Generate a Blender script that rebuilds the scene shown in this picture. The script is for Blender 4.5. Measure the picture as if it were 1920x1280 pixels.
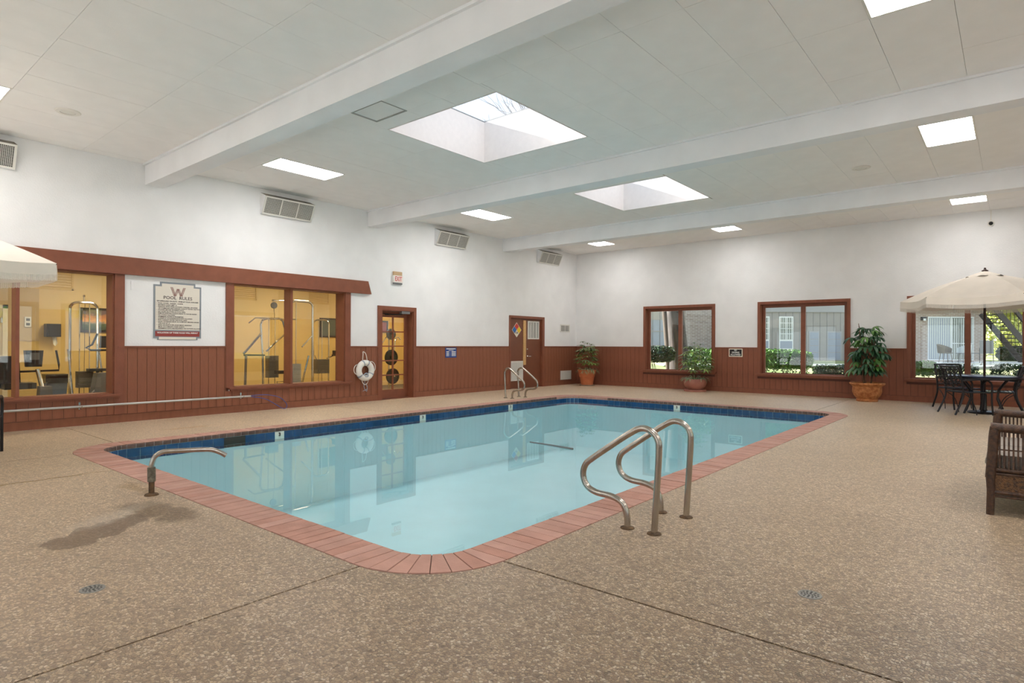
import bpy, math, random
from mathutils import Vector, Matrix
R = math.radians
PI = math.pi
random.seed(7)
scene = bpy.context.scene
C = bpy.context.collection
for o in list(bpy.data.objects): bpy.data.objects.remove(o, do_unlink=True)

# ---------------------------------------------------------------- camera
H = 1.2822; YAW = R(39.6857)
cam_d = bpy.data.cameras.new('camera'); cam = bpy.data.objects.new('camera', cam_d); C.objects.link(cam)
cam_d.sensor_width = 36; cam_d.lens = 36*1132.03/1920; cam_d.shift_y = (645.15-640)/1920
cam_d.clip_start = .05; cam_d.clip_end = 400
cam.matrix_world = Matrix.Translation((0,0,H)) @ Matrix.Rotation(YAW,4,'Z') @ Matrix.Rotation(R(90),4,'X') @ Matrix.Rotation(R(.26),4,'Z')
scene.camera = cam
# ---------------------------------------------------------------- light, sky, exposure
w = bpy.data.worlds.new('sky'); scene.world = w; w.use_nodes = True
nt = w.node_tree; nt.nodes.clear()
tc = nt.nodes.new('ShaderNodeTexCoord'); sp = nt.nodes.new('ShaderNodeSeparateXYZ'); cr = nt.nodes.new('ShaderNodeValToRGB')
bg = nt.nodes.new('ShaderNodeBackground'); ou = nt.nodes.new('ShaderNodeOutputWorld')
nt.links.new(tc.outputs['Generated'], sp.inputs[0]); nt.links.new(sp.outputs['Z'], cr.inputs[0])
nt.links.new(cr.outputs[0], bg.inputs[0]); nt.links.new(bg.outputs[0], ou.inputs[0])
cr.color_ramp.elements[0].position = 0; cr.color_ramp.elements[0].color = (.80,.84,.88,1)
cr.color_ramp.elements[1].position = .7; cr.color_ramp.elements[1].color = (.50,.62,.82,1)
bg.inputs[1].default_value = .56
sun_d = bpy.data.lights.new('sun','SUN'); sun = bpy.data.objects.new('sun', sun_d); C.objects.link(sun)
sun_d.energy = 8.5; sun_d.angle = R(.6); sun_d.color = (1,.975,.955)
sun.rotation_euler = Vector((1.5,.17,-.65)).to_track_quat('-Z','Y').to_euler(); sun.location = (-30,-8,30)
PANEL = 7.0       # ceiling panels' emission
GYM = 8.0
vs = scene.view_settings
vs.view_transform = 'Standard'; vs.look = 'None'; vs.gamma = 1; vs.use_curve_mapping = False; vs.exposure = 1.9
scene.display_settings.display_device = 'sRGB'

# ---------------------------------------------------------------- materials
def lin(c):
    r = []
    for v in c:
        v /= 255.
        r.append(v/12.92 if v <= .04045 else ((v+.055)/1.055)**2.4)
    return tuple(r)+(1,)
def newmat(n):
    m = bpy.data.materials.new(n); m.use_nodes = True
    return m, m.node_tree, m.node_tree.nodes['Principled BSDF']
def mat(n, c, rough=.5, metal=0, var=.0, scale=8, bump=0, bscale=60, spec=.5, c2=None, stretch=None, coat=0, alpha=None):
    m, t, b = newmat(n)
    b.inputs['Roughness'].default_value = rough; b.inputs['Metallic'].default_value = metal
    b.inputs['Specular IOR Level'].default_value = spec; b.inputs['Coat Weight'].default_value = coat
    base = lin(c); b.inputs['Base Color'].default_value = base
    if var or c2 or bump:
        tc = t.nodes.new('ShaderNodeTexCoord'); mp = t.nodes.new('ShaderNodeMapping')
        t.links.new(tc.outputs['Object'], mp.inputs[0])
        if stretch: mp.inputs['Scale'].default_value = stretch
    if var or c2:
        nz = t.nodes.new('ShaderNodeTexNoise'); nz.inputs['Scale'].default_value = scale; nz.inputs['Detail'].default_value = 5
        rp = t.nodes.new('ShaderNodeValToRGB')
        t.links.new(mp.outputs[0], nz.inputs[0]); t.links.new(nz.outputs[0], rp.inputs[0])
        a = lin(c2) if c2 else tuple(min(1,v*(1-var)) for v in base[:3])+(1,)
        d = base if c2 else tuple(min(1,v*(1+var)) for v in base[:3])+(1,)
        rp.color_ramp.elements[0].position=.32; rp.color_ramp.elements[0].color = a
        rp.color_ramp.elements[1].position=.68; rp.color_ramp.elements[1].color = d
        t.links.new(rp.outputs[0], b.inputs['Base Color'])
    if bump:
        n2 = t.nodes.new('ShaderNodeTexNoise'); n2.inputs['Scale'].default_value = bscale; n2.inputs['Detail'].default_value = 3
        bp = t.nodes.new('ShaderNodeBump'); bp.inputs['Strength'].default_value = bump; bp.inputs['Distance'].default_value = .01
        t.links.new(mp.outputs[0], n2.inputs[0]); t.links.new(n2.outputs[0], bp.inputs['Height']); t.links.new(bp.outputs[0], b.inputs['Normal'])
    return m
def emit(n, c, s):
    m, t, b = newmat(n); b.inputs['Base Color'].default_value = lin(c)
    b.inputs['Emission Color'].default_value = lin(c); b.inputs['Emission Strength'].default_value = s
    return m
def clear(n, tint, ior=1.45, rough=0.0, bump=0, bscale=1.5, refl=1.0, power=5, top=1.0):
    m = bpy.data.materials.new(n); m.use_nodes = True; t = m.node_tree; t.nodes.clear()
    tr = t.nodes.new('ShaderNodeBsdfTransparent'); tr.inputs[0].default_value = tint+(1,)
    gl = t.nodes.new('ShaderNodeBsdfGlossy'); gl.inputs['Roughness'].default_value = rough; gl.inputs['Color'].default_value=(refl,refl,refl,1)
    lw = t.nodes.new('ShaderNodeLayerWeight'); lw.inputs[0].default_value = .5
    pw = t.nodes.new('ShaderNodeMath'); pw.operation='POWER'; pw.inputs[1].default_value=power; t.links.new(lw.outputs['Facing'],pw.inputs[0])
    f0=((ior-1)/(ior+1))**2
    fr = t.nodes.new('ShaderNodeMath'); fr.operation='MULTIPLY_ADD'; fr.inputs[1].default_value=top-f0; fr.inputs[2].default_value=f0; t.links.new(pw.outputs[0],fr.inputs[0])
    mx = t.nodes.new('ShaderNodeMixShader'); o = t.nodes.new('ShaderNodeOutputMaterial')
    t.links.new(fr.outputs[0], mx.inputs[0]); t.links.new(tr.outputs[0], mx.inputs[1]); t.links.new(gl.outputs[0], mx.inputs[2]); t.links.new(mx.outputs[0], o.inputs[0])
    if bump:
        tc = t.nodes.new('ShaderNodeTexCoord'); nz = t.nodes.new('ShaderNodeTexNoise'); nz.inputs['Scale'].default_value=bscale
        bp = t.nodes.new('ShaderNodeBump'); bp.inputs['Strength'].default_value=bump; bp.inputs['Distance'].default_value=.01
        t.links.new(tc.outputs['Object'], nz.inputs[0]); t.links.new(nz.outputs[0], bp.inputs['Height'])
        t.links.new(bp.outputs[0], gl.inputs['Normal']); t.links.new(bp.outputs[0], lw.inputs['Normal'])
    return m

M = {}
M['wall'] = mat('white_stucco',(239,238,237),.7,var=.03,scale=2,bump=.25,bscale=45,spec=.3)
M['ceil'] = mat('ceiling_tile',(247,244,241),.8,var=.02,scale=3,bump=.12,bscale=90,spec=.2)
M['beam'] = mat('beam_plaster',(240,240,241),.75,var=.03,scale=2,bump=.15,bscale=30,spec=.2)
M['dusty'] = mat('dusty_duct_top',(150,144,132),.9,c2=(98,92,82),scale=5)
M['seam'] = mat('ceiling_seam',(176,174,168),.9)
M['brown'] = mat('brown_paint',(142,88,64),.5,var=.10,scale=3,bump=.2,bscale=30,stretch=(6,6,1),spec=.35)
M['brown2'] = mat('brown_paint_back_wall',(140,84,62),.5,var=.10,scale=3,bump=.2,bscale=30,stretch=(6,6,1),spec=.35)
M['groove'] = mat('groove_brown',(92,52,38),.7)
M['trim'] = mat('brown_trim_paint',(134,79,57),.45,var=.08,scale=6,bump=.08,bscale=60,spec=.4)
M['door2'] = mat('door_paint',(120,70,48),.45,var=.06,scale=3)
M['astragal'] = mat('bare_pine',(214,170,112),.6,var=.08,scale=20)
M['white'] = mat('white_enamel',(232,228,220),.4)
M['whitegrille'] = mat('grille_white',(225,222,214),.5)
M['dark'] = mat('dark_void',(60,56,50),.8)
M['black'] = mat('black_plastic',(28,27,27),.4)
M['blackmetal'] = mat('black_cast_metal',(38,36,38),.35,metal=.3,var=.15,scale=30)
M['bluemetal'] = mat('dark_slate_metal_seat',(52,58,86),.25,metal=.6)
M['steel'] = mat('brushed_steel',(176,167,156),.24,metal=1,var=.12,scale=25,stretch=(1,1,.2))
M['chrome'] = mat('chrome',(215,212,205),.12,metal=1)
M['rust'] = mat('rusted_sleeve',(120,92,62),.8,metal=.2,c2=(60,48,38),scale=28,bump=.6,bscale=60)
M['sleeve'] = mat('corroded_coupling',(140,132,116),.7,metal=.4,c2=(84,78,64),scale=40,bump=.7,bscale=90)
M['rubber'] = mat('black_vinyl',(24,23,23),.35)
M['grey'] = mat('grey_shell',(112,112,112),.45)
M['plaster'] = mat('pool_plaster',(204,238,243),.6,var=.03,scale=1.5)
M['tileblue'] = mat('cobalt_glazed_tile',(28,72,116),.15,var=.25,scale=6)
M['grout'] = mat('grout',(170,176,178),.8)
M['brick1'] = mat('coping_brick_rose',(190,146,131),.7,var=.10,scale=5,bump=.25,bscale=80,spec=.3)
M['brick2'] = mat('coping_brick_red',(186,139,123),.7,var=.12,scale=7,bump=.25,bscale=80,spec=.3)
M['brick3'] = mat('coping_brick_pale',(194,151,137),.7,var=.10,scale=6,bump=.25,bscale=80,spec=.3)
M['mortar'] = mat('coping_mortar',(120,92,80),.9)
M['depth'] = mat('depth_marker_cream',(226,226,214),.4)
M['signgrey'] = mat('sign_border_grey',(134,140,146),.4)
M['signcream'] = mat('sign_cream',(226,218,204),.45)
M['signred'] = mat('sign_red',(150,58,52),.35)
M['ink'] = mat('sign_ink',(92,82,80),.6)
M['inkred'] = mat('emblem_maroon',(140,66,62),.6)
M['inkwhite'] = mat('lettering_white',(235,235,230),.5)
M['exitred'] = mat('exit_letter_red',(206,92,84),.5)
M['exitface'] = mat('exit_face',(240,226,220),.4)
M['blue'] = mat('sign_blue',(24,66,140),.4)
M['hazred'] = mat('hazard_red',(214,62,48),.4); M['hazblue'] = mat('hazard_blue',(12,98,176),.4)
M['hazyel'] = mat('hazard_yellow',(238,200,36),.4); M['hazwhite'] = mat('hazard_white',(238,228,208),.4)
M['tan'] = mat('tan_box',(196,164,126),.6)
M['terra'] = mat('terracotta',(206,120,76),.75,c2=(186,104,64),scale=6,bump=.2,bscale=60)
M['terra2'] = mat('rosy_clay',(176,118,100),.7,c2=(160,100,84),scale=6,bump=.2,bscale=50)
M['terra3'] = mat('antiqued_terracotta',(204,138,84),.8,c2=(150,84,42),scale=14,bump=.6,bscale=30)
M['saucer'] = mat('saucer_clay',(150,128,106),.8,var=.1)
M['soil'] = mat('soil',(60,44,34),.95)
M['cane'] = mat('palm_cane',(122,86,58),.7,c2=(84,58,40),scale=20)
M['leafd'] = mat('palm_leaf_dark',(58,100,62),.38,c2=(34,68,48),scale=5)
M['leafm'] = mat('palm_leaf_mid',(96,140,66),.38,c2=(56,98,50),scale=5)
M['leafl'] = mat('aralia_leaf',(140,160,78),.42,c2=(70,100,46),scale=7)
M['leafl2'] = mat('aralia_leaf_dull',(116,134,84),.45,c2=(70,84,52),scale=7)
M['spider'] = mat('spider_plant_leaf',(188,204,158),.5,c2=(98,130,82),scale=14)
M['canvas'] = mat('cream_canvas',(238,228,214),.8,var=.03,scale=4,bump=.1,bscale=200)
M['fringe'] = mat('cream_fringe',(240,234,224),.9,var=.06,scale=60)
M['bronze'] = mat('bronze_pole',(62,44,38),.4,metal=.6)
M['wicker'] = mat('dark_rattan',(92,62,42),.45,c2=(48,30,22),scale=40,bump=.5,bscale=140)
M['weave'] = mat('woven_rattan_panel',(122,84,48),.5,c2=(50,32,22),scale=70,bump=.8,bscale=120)
M['cushion'] = mat('grey_cushion',(150,140,130),.9,var=.1,scale=3,bump=.2,bscale=150)
M['rope'] = mat('white_rope',(232,226,216),.85,var=.08,scale=60)
M['ringwhite'] = mat('ring_buoy_white',(236,234,226),.45)
M['ringgrey'] = mat('ring_band_grey',(158,166,176),.5)
M['bluecord'] = mat('blue_cord',(52,86,160),.6)
M['pipe'] = mat('pale_grey_pole',(196,194,190),.35,metal=.5)
M['drain'] = mat('grey_drain_metal',(150,148,142),.5,metal=.4)
M['gymwall'] = mat('gym_ochre_paint',(224,190,116),.7,var=.02,scale=2)
M['gymupper'] = mat('gym_sand_paint',(228,202,148),.7,var=.02,scale=2)
M['gymbeige'] = mat('gym_beige_paint',(206,182,142),.7)
M['gymvent'] = mat('gym_vent_ochre',(222,192,130),.6)
M['gymfloor'] = mat('gym_rubber_floor',(110,96,80),.8,var=.1,scale=20)
M['gymceil'] = mat('gym_ceiling',(236,222,190),.8)
M['liner'] = mat('black_bin_liner',(30,30,30),.25,bump=.8,bscale=12)
M['bin'] = mat('grey_blue_bin',(112,124,142),.5)
M['paper'] = mat('paper_towel',(240,232,210),.8)
M['pframe'] = mat('picture_frame_dark',(48,36,30),.4)
M['disc'] = mat('dark_rubber_disc',(40,34,28),.3)
M['plate'] = mat('weight_plate_grey',(122,112,98),.45,metal=.3)
M['platec'] = mat('weight_plate_silver',(178,182,184),.3,metal=.6)
M['siding'] = mat('grey_siding',(160,155,150),.7,var=.04,scale=3)
M['siding2'] = mat('grey_siding_trim',(166,165,167),.7)
M['sidinggroove'] = mat('siding_groove',(118,118,118),.8)
M['bluesiding'] = mat('screen_blue_grey',(150,158,172),.5,var=.05,scale=2)
M['extwhite'] = mat('white_sash',(236,238,236),.5)
M['blind'] = mat('vertical_blind',(206,210,204),.7)
M['glassdark'] = mat('dark_pane',(84,94,84),.08,spec=.8)
M['bark'] = mat('tree_bark',(92,80,74),.9,c2=(48,42,38),scale=9,bump=1,bscale=14,stretch=(1,1,.25))
M['twig'] = mat('twig_brown',(72,58,46),.9)
M['hedge'] = mat('hedge_leaf',(112,158,58),.5,c2=(50,88,36),scale=2.5)
M['hedged'] = mat('hedge_leaf_dark',(58,88,44),.5,c2=(26,44,24),scale=2.5)
M['tree'] = mat('autumn_tree_leaf',(196,192,92),.6,c2=(150,168,84),scale=1.2)
M['stairm'] = mat('dark_stair_steel',(44,38,38),.5)
M['conc'] = mat('concrete_slab',(222,220,214),.85,var=.05,scale=5)
M['lantern'] = mat('lantern_dark',(50,52,62),.4)
M['roofing'] = mat('roofing',(120,116,110),.9)
M['shaft'] = mat('skylight_shaft_plaster',(226,218,212),.7,var=.02,scale=14,bump=.1,bscale=40)
M['glass'] = clear('window_glass',(.93,.95,.94),1.5)
M['skyglass'] = clear('skylight_glass',(.92,.95,.97),1.45)
M['water'] = clear('pool_water',(.86,.96,.975),1.33,bump=.02,bscale=2.2,power=2.5,top=.42)
M['lamp'] = emit('lamp_diffuser',(254,252,251),PANEL)
M['lamp2'] = emit('gym_lamp',(255,238,205),GYM)

def brickmat(n,c1,c2,mort,sc):
    m,t,b = newmat(n); tc=t.nodes.new('ShaderNodeTexCoord'); mp=t.nodes.new('ShaderNodeMapping')
    mp.inputs['Rotation'].default_value=(R(90),0,0)
    bk=t.nodes.new('ShaderNodeTexBrick'); bk.inputs['Color1'].default_value=lin(c1); bk.inputs['Color2'].default_value=lin(c2); bk.inputs['Mortar'].default_value=lin(mort)
    bk.inputs['Scale'].default_value=sc; bk.inputs['Mortar Size'].default_value=.012; bk.inputs['Brick Width'].default_value=.24; bk.inputs['Row Height'].default_value=.075
    t.links.new(tc.outputs['Object'],mp.inputs[0]); t.links.new(mp.outputs[0],bk.inputs[0]); t.links.new(bk.outputs[0],b.inputs['Base Color'])
    b.inputs['Roughness'].default_value=.85
    return m
M['extbrick'] = brickmat('pale_brick',(176,156,140),(158,134,118),(196,188,180),1.0)
M['extbrick2'] = brickmat('grey_brown_brick',(150,138,132),(128,114,108),(166,160,158),1.0)

def picturemat():
    m,t,b=newmat('landscape_print'); tc=t.nodes.new('ShaderNodeTexCoord'); sp=t.nodes.new('ShaderNodeSeparateXYZ'); rp=t.nodes.new('ShaderNodeValToRGB')
    nz=t.nodes.new('ShaderNodeTexNoise'); nz.inputs['Scale'].default_value=9; ad=t.nodes.new('ShaderNodeMath'); ad.operation='MULTIPLY_ADD'
    t.links.new(tc.outputs['Generated'],sp.inputs[0]); t.links.new(tc.outputs['Generated'],nz.inputs[0])
    t.links.new(nz.outputs[0],ad.inputs[0]); ad.inputs[1].default_value=.35; t.links.new(sp.outputs['Z'],ad.inputs[2]); t.links.new(ad.outputs[0],rp.inputs[0])
    e=rp.color_ramp.elements; e[0].position=.15; e[0].color=lin((52,60,44)); e[1].position=1; e[1].color=lin((128,108,104))
    for p,c in ((.45,(96,112,84)),(.55,(150,140,120)),(.62,(236,170,96)),(.85,(206,140,92))):
        k=e.new(p); k.color=lin(c)
    t.links.new(rp.outputs[0],b.inputs['Base Color']); b.inputs['Roughness'].default_value=.2
    return m
M['print']=picturemat()

def floormat(gain,mn,sm):
    m,t,b=newmat(mn); L=t.links.new; N=t.nodes.new
    geo=N('ShaderNodeNewGeometry'); P=geo.outputs['Position']
    def noise(s,d=4):
        n=N('ShaderNodeTexNoise'); n.inputs['Scale'].default_value=s; n.inputs['Detail'].default_value=d; L(P,n.inputs[0]); return n.outputs[0]
    def ramp(src,els):
        r=N('ShaderNodeValToRGB'); L(src,r.inputs[0]); e=r.color_ramp.elements
        e[0].position=els[0][0]; e[0].color=els[0][1]; e[1].position=els[-1][0]; e[1].color=els[-1][1]
        for p,c in els[1:-1]: k=e.new(p); k.color=c
        return r.outputs[0]
    def mix(f,a,bb,mode='MIX'):
        x=N('ShaderNodeMix'); x.data_type='RGBA'; x.blend_type=mode
        if isinstance(f,float): x.inputs[0].default_value=f
        else: L(f,x.inputs[0])
        for i,s in ((6,a),(7,bb)):
            if isinstance(s,tuple): x.inputs[i].default_value=s
            else: L(s,x.inputs[i])
        return x.outputs[2]
    dn=N('ShaderNodeTexNoise'); dn.inputs['Scale'].default_value=30; L(P,dn.inputs[0])
    vm=N('ShaderNodeVectorMath'); vm.operation='SCALE'; vm.inputs['Scale'].default_value=.018; L(dn.outputs['Color'],vm.inputs[0])
    va=N('ShaderNodeVectorMath'); L(P,va.inputs[0]); L(vm.outputs[0],va.inputs[1])
    vo=N('ShaderNodeTexVoronoi'); vo.inputs['Scale'].default_value=72; L(va.outputs[0],vo.inputs['Vector'])
    ve=N('ShaderNodeTexVoronoi'); ve.feature='DISTANCE_TO_EDGE'; ve.inputs['Scale'].default_value=72; L(va.outputs[0],ve.inputs['Vector'])
    sep=N('ShaderNodeSeparateColor'); L(vo.outputs['Color'],sep.inputs[0])
    peb=ramp(sep.outputs[0],[(0,lin((128,106,84))),(.3,lin((158,132,104))),(.55,lin((184,156,122))),(.8,lin((206,180,146))),(1,lin((226,208,184)))])
    big=noise(.9,5)
    tone=ramp(big,[(.3,(.90,.88,.86,1)),(.5,(1,1,1,1)),(.72,(1.08,1.07,1.05,1))])
    col=mix(1.0,peb,tone,'MULTIPLY')
    edge=ramp(ve.outputs['Distance'],[(0,(0,0,0,1)),(.16,(1,1,1,1))])
    mort=mix(noise(3),lin((112,90,70)),lin((166,142,114)))
    col=mix(edge,mort,col)
    # scattered dark pockets
    dk=ramp(noise(26,2),[(.30,(1,1,1,1)),(.38,(0,0,0,1))])
    col=mix(dk,col,lin((112,92,70)))
    # stains: wet brown run-off by the spout and algae line (marks with a shape of their own)
    sx=N('ShaderNodeSeparateXYZ'); nv=N('ShaderNodeVectorMath'); nv.operation='MULTIPLY_ADD'
    n3=N('ShaderNodeTexNoise'); n3.inputs['Scale'].default_value=5; n3.inputs['Detail'].default_value=6; L(P,n3.inputs[0])
    L(n3.outputs['Color'],nv.inputs[0]); nv.inputs[1].default_value=(.34,.34,0); L(P,nv.inputs[2]); L(nv.outputs[0],sx.inputs[0])
    def ell(cx,cy,rx,ry,ang,soft):
        s=N('ShaderNodeMapping'); s.vector_type='TEXTURE'; s.inputs['Location'].default_value=(cx+.17,cy+.17,0); s.inputs['Rotation'].default_value=(0,0,ang); s.inputs['Scale'].default_value=(rx,ry,1000)
        L(nv.outputs[0],s.inputs[0]); ln=N('ShaderNodeVectorMath'); ln.operation='LENGTH'; L(s.outputs[0],ln.inputs[0])
        return ramp(ln.outputs['Value'],[(max(0,1-soft),(1,1,1,1)),(1,(0,0,0,1))])
    # light falloff painted into the floor colour: dark at the camera end, paler away
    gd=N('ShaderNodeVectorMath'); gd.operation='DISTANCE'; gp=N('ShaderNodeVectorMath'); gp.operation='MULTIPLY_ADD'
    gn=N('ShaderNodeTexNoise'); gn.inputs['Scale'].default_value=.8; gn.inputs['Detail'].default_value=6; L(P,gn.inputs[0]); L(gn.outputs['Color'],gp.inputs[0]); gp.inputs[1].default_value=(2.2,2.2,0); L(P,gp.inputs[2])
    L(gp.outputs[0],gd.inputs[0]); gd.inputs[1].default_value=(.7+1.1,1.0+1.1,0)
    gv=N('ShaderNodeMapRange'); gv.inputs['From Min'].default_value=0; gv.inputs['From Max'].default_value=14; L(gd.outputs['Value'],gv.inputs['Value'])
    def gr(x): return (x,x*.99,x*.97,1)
    falloff_tone=ramp(gv.outputs[0],[(0,gr(.54)),(.13,gr(.60)),(.22,gr(.80)),(.34,gr(1.05)),(.5,gr(1.22)),(.8,gr(1.5)),(1,gr(1.6))])
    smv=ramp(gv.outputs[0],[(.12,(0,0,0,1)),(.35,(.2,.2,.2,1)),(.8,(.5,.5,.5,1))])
    col=mix(1.0,col,falloff_tone,'MULTIPLY'); col=mix(smv,col,lin((222,200,172)))
    st=ell(-4.78,1.37,.40,.17,R(125),.08)
    col=mix(st,col,mix(.30,lin((104,76,48)),col,'MIX'))
    st2=ell(-5.0,1.83,.5,.2,R(8),.35)
    col=mix(1.0,col,mix(st2,(1,1,1,1),(.50,.45,.37,1)),'MULTIPLY')
    st2b=ell(-5.9,2.0,.55,.1,R(0),.6)
    col=mix(1.0,col,mix(st2b,(1,1,1,1),(.78,.7,.54,1)),'MULTIPLY')
    st4=ell(-9.6,3.9,.12,.45,0,.7)
    col=mix(1.0,col,mix(st4,(1,1,1,1),(.9,.78,.56,1)),'MULTIPLY')
    ln=ell(-6.96,1.35,.045,.85,R(0),.6)
    col=mix(1.0,col,mix(ln,(1,1,1,1),(.66,.58,.36,1)),'MULTIPLY')
    pale=ell(-5.1,1.55,.6,.12,R(120),.8)
    col=mix(mix(pale,(0,0,0,1),(.35,.35,.35,1)),col,lin((206,196,180)))
    L(col,b.inputs['Base Color'])
    b.inputs['Roughness'].default_value=.5; b.inputs['Specular IOR Level'].default_value=.5; b.inputs['Coat Weight'].default_value=.35; b.inputs['Coat Roughness'].default_value=.38
    bp=N('ShaderNodeBump'); bp.inputs['Strength'].default_value=.7; bp.inputs['Distance'].default_value=.007; L(edge,bp.inputs['Height']); L(bp.outputs[0],b.inputs['Normal'])
    return m
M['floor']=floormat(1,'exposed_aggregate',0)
M['joint']=mat('slab_joint',(96,76,58),.95)
def lawnmat():
    m,t,b=newmat('lawn'); L=t.links.new; N=t.nodes.new
    g=N('ShaderNodeNewGeometry'); n=N('ShaderNodeTexNoise'); n.inputs['Scale'].default_value=.35; n.inputs['Detail'].default_value=8; L(g.outputs['Position'],n.inputs[0])
    r=N('ShaderNodeValToRGB'); L(n.outputs[0],r.inputs[0]); e=r.color_ramp.elements
    e[0].position=.35; e[0].color=lin((104,122,62)); e[1].position=.62; e[1].color=lin((176,170,124))
    L(r.outputs[0],b.inputs['Base Color']); b.inputs['Roughness'].default_value=.9
    return m
M['lawn']=lawnmat()
M['copface']=mat('coping_face_weathered',(120,92,80),.85,c2=(84,66,58),scale=14)

# ---------------------------------------------------------------- builders
class MB:
    def __init__(s): s.v=[]; s.f=[]; s.m=[]; s.mi=0
    def add(s,vs,fs):
        k=len(s.v); s.v+= [tuple(p) for p in vs]; s.f+=[tuple(i+k for i in f) for f in fs]; s.m+=[s.mi]*len(fs); return s
    def box(s,x0,x1,y0,y1,z0,z1,bev=0,mx=None):
        if x0>x1:x0,x1=x1,x0
        if y0>y1:y0,y1=y1,y0
        if z0>z1:z0,z1=z1,z0
        vs=[(x,y,z) for z in (z0,z1) for y in (y0,y1) for x in (x0,x1)]
        fs=[(0,2,3,1),(4,5,7,6),(0,1,5,4),(2,6,7,3),(0,4,6,2),(1,3,7,5)]
        if mx: vs=[mx@Vector(v) for v in vs]
        return s.add(vs,fs)
    def tube(s,pts,r,n=8,closed=False,caps=True,r2=None):
        pts=[Vector(p) for p in pts]; N=len(pts); up=None; rings=[]
        for i,p in enumerate(pts):
            if closed: d=pts[(i+1)%N]-pts[i-1]
            else: d=pts[min(i+1,N-1)]-pts[max(i-1,0)]
            if d.length<1e-9: d=Vector((0,0,1))
            d.normalize()
            if up is None:
                up=Vector((0,0,1)) if abs(d.z)<.9 else Vector((1,0,0))
            a=d.cross(up)
            if a.length<1e-6: a=d.cross(Vector((0,1,0)))
            a.normalize(); b=a.cross(d).normalized(); up=b
            rr=r if r2 is None else r+(r2-r)*i/max(1,N-1)
            if callable(r): rr=r(i/max(1,N-1))
            rings.append([p+a*math.cos(t)*rr+b*math.sin(t)*rr for t in [2*PI*k/n for k in range(n)]])
        vs=[q for rg in rings for q in rg]; fs=[]
        for i in range(N if closed else N-1):
            j=(i+1)%N
            for k in range(n):
                k2=(k+1)%n; fs.append((i*n+k,i*n+k2,j*n+k2,j*n+k))
        if caps and not closed:
            fs.append(tuple(range(n-1,-1,-1))); fs.append(tuple((N-1)*n+k for k in range(n)))
        return s.add(vs,fs)
    def lathe(s,prof,n=32,cx=0,cy=0,mx=None,ring=False):
        vs=[];fs=[]
        for r,z in prof: vs+=[(cx+r*math.cos(2*PI*k/n),cy+r*math.sin(2*PI*k/n),z) for k in range(n)]
        for i in range(len(prof)-1):
            for k in range(n):
                k2=(k+1)%n; fs.append((i*n+k,i*n+k2,(i+1)*n+k2,(i+1)*n+k))
        if ring:
            q=(len(prof)-1)*n; fs+=[(q+k,q+(k+1)%n,(k+1)%n,k) for k in range(n)]
        if not ring and prof[0][0]>1e-6: fs.append(tuple(range(n-1,-1,-1)))
        if not ring and prof[-1][0]>1e-6: fs.append(tuple((len(prof)-1)*n+k for k in range(n)))
        if mx: vs=[mx@Vector(v) for v in vs]
        return s.add(vs,fs)
    def prism(s,poly,z0,z1,mx=None):
        n=len(poly); vs=[(x,y,z0) for x,y in poly]+[(x,y,z1) for x,y in poly]
        fs=[tuple(range(n-1,-1,-1)),tuple(range(n,2*n))]+[(i,(i+1)%n,n+(i+1)%n,n+i) for i in range(n)]
        if mx: vs=[mx@Vector(v) for v in vs]
        return s.add(vs,fs)
    def quad(s,a,b,c,d): return s.add([a,b,c,d],[(0,1,2,3)])
    def mesh(s,name,mats,off=(0,0,0),smooth=False):
        me=bpy.data.meshes.new(name); o=Vector(off)
        me.from_pydata([tuple(Vector(v)-o) for v in s.v],[],s.f)
        if not isinstance(mats,(list,tuple)): mats=[mats]
        for m in mats: me.materials.append(m)
        if len(mats)>1: me.polygons.foreach_set('material_index',s.m)
        if smooth:
            me.polygons.foreach_set('use_smooth',[True]*len(me.polygons))
            try: me.set_sharp_from_angle(angle=R(40))
            except Exception: pass
        me.update(); return me
    def build(s,name,mats,parent=None,world=False,smooth=False,kind=None,label=None):
        off=(0,0,0)
        if parent is not None and world:
            p=parent
            while p.parent: p=p.parent
            off=p.location
        o=bpy.data.objects.new(name,s.mesh(name,mats,off,smooth)); C.objects.link(o)
        if parent is not None: o.parent=parent
        if kind: o['kind']=kind
        if label: o['label']=label
        return o
def thing(name,label,cat,loc=(0,0,0),rz=0,group=None):
    o=bpy.data.objects.new(name,None); C.objects.link(o); o.location=loc; o.rotation_euler=(0,0,rz)
    o.empty_display_size=.1; o['label']=label; o['category']=cat
    if group: o['group']=group
    return o
def tag(o,label,cat,group=None,kind=None):
    o['label']=label; o['category']=cat
    if group: o['group']=group
    if kind: o['kind']=kind
    return o
def struct(o): o['kind']='structure'; return o
def dup(root,loc,rz,label,group=None):
    r=root.copy(); C.objects.link(r); r.location=loc; r.rotation_euler=(0,0,rz); r['label']=label
    if group: r['group']=group
    for ch in list(root.children):
        c=ch.copy(); C.objects.link(c); c.parent=r
        for g in list(ch.children):
            d=g.copy(); C.objects.link(d); d.parent=c
    return r
def inst(name,me,parent=None,loc=(0,0,0),rot=(0,0,0),scale=(1,1,1),kind=None):
    o=bpy.data.objects.new(name,me); C.objects.link(o); o.location=loc; o.rotation_euler=rot; o.scale=scale
    if parent: o.parent=parent
    if kind: o['kind']=kind
    return o
def bez(p0,p1,p2,n=8):
    p0,p1,p2=map(Vector,(p0,p1,p2)); return [p0*(1-t)**2+p1*2*t*(1-t)+p2*t*t for t in [i/n for i in range(n+1)]]
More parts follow.
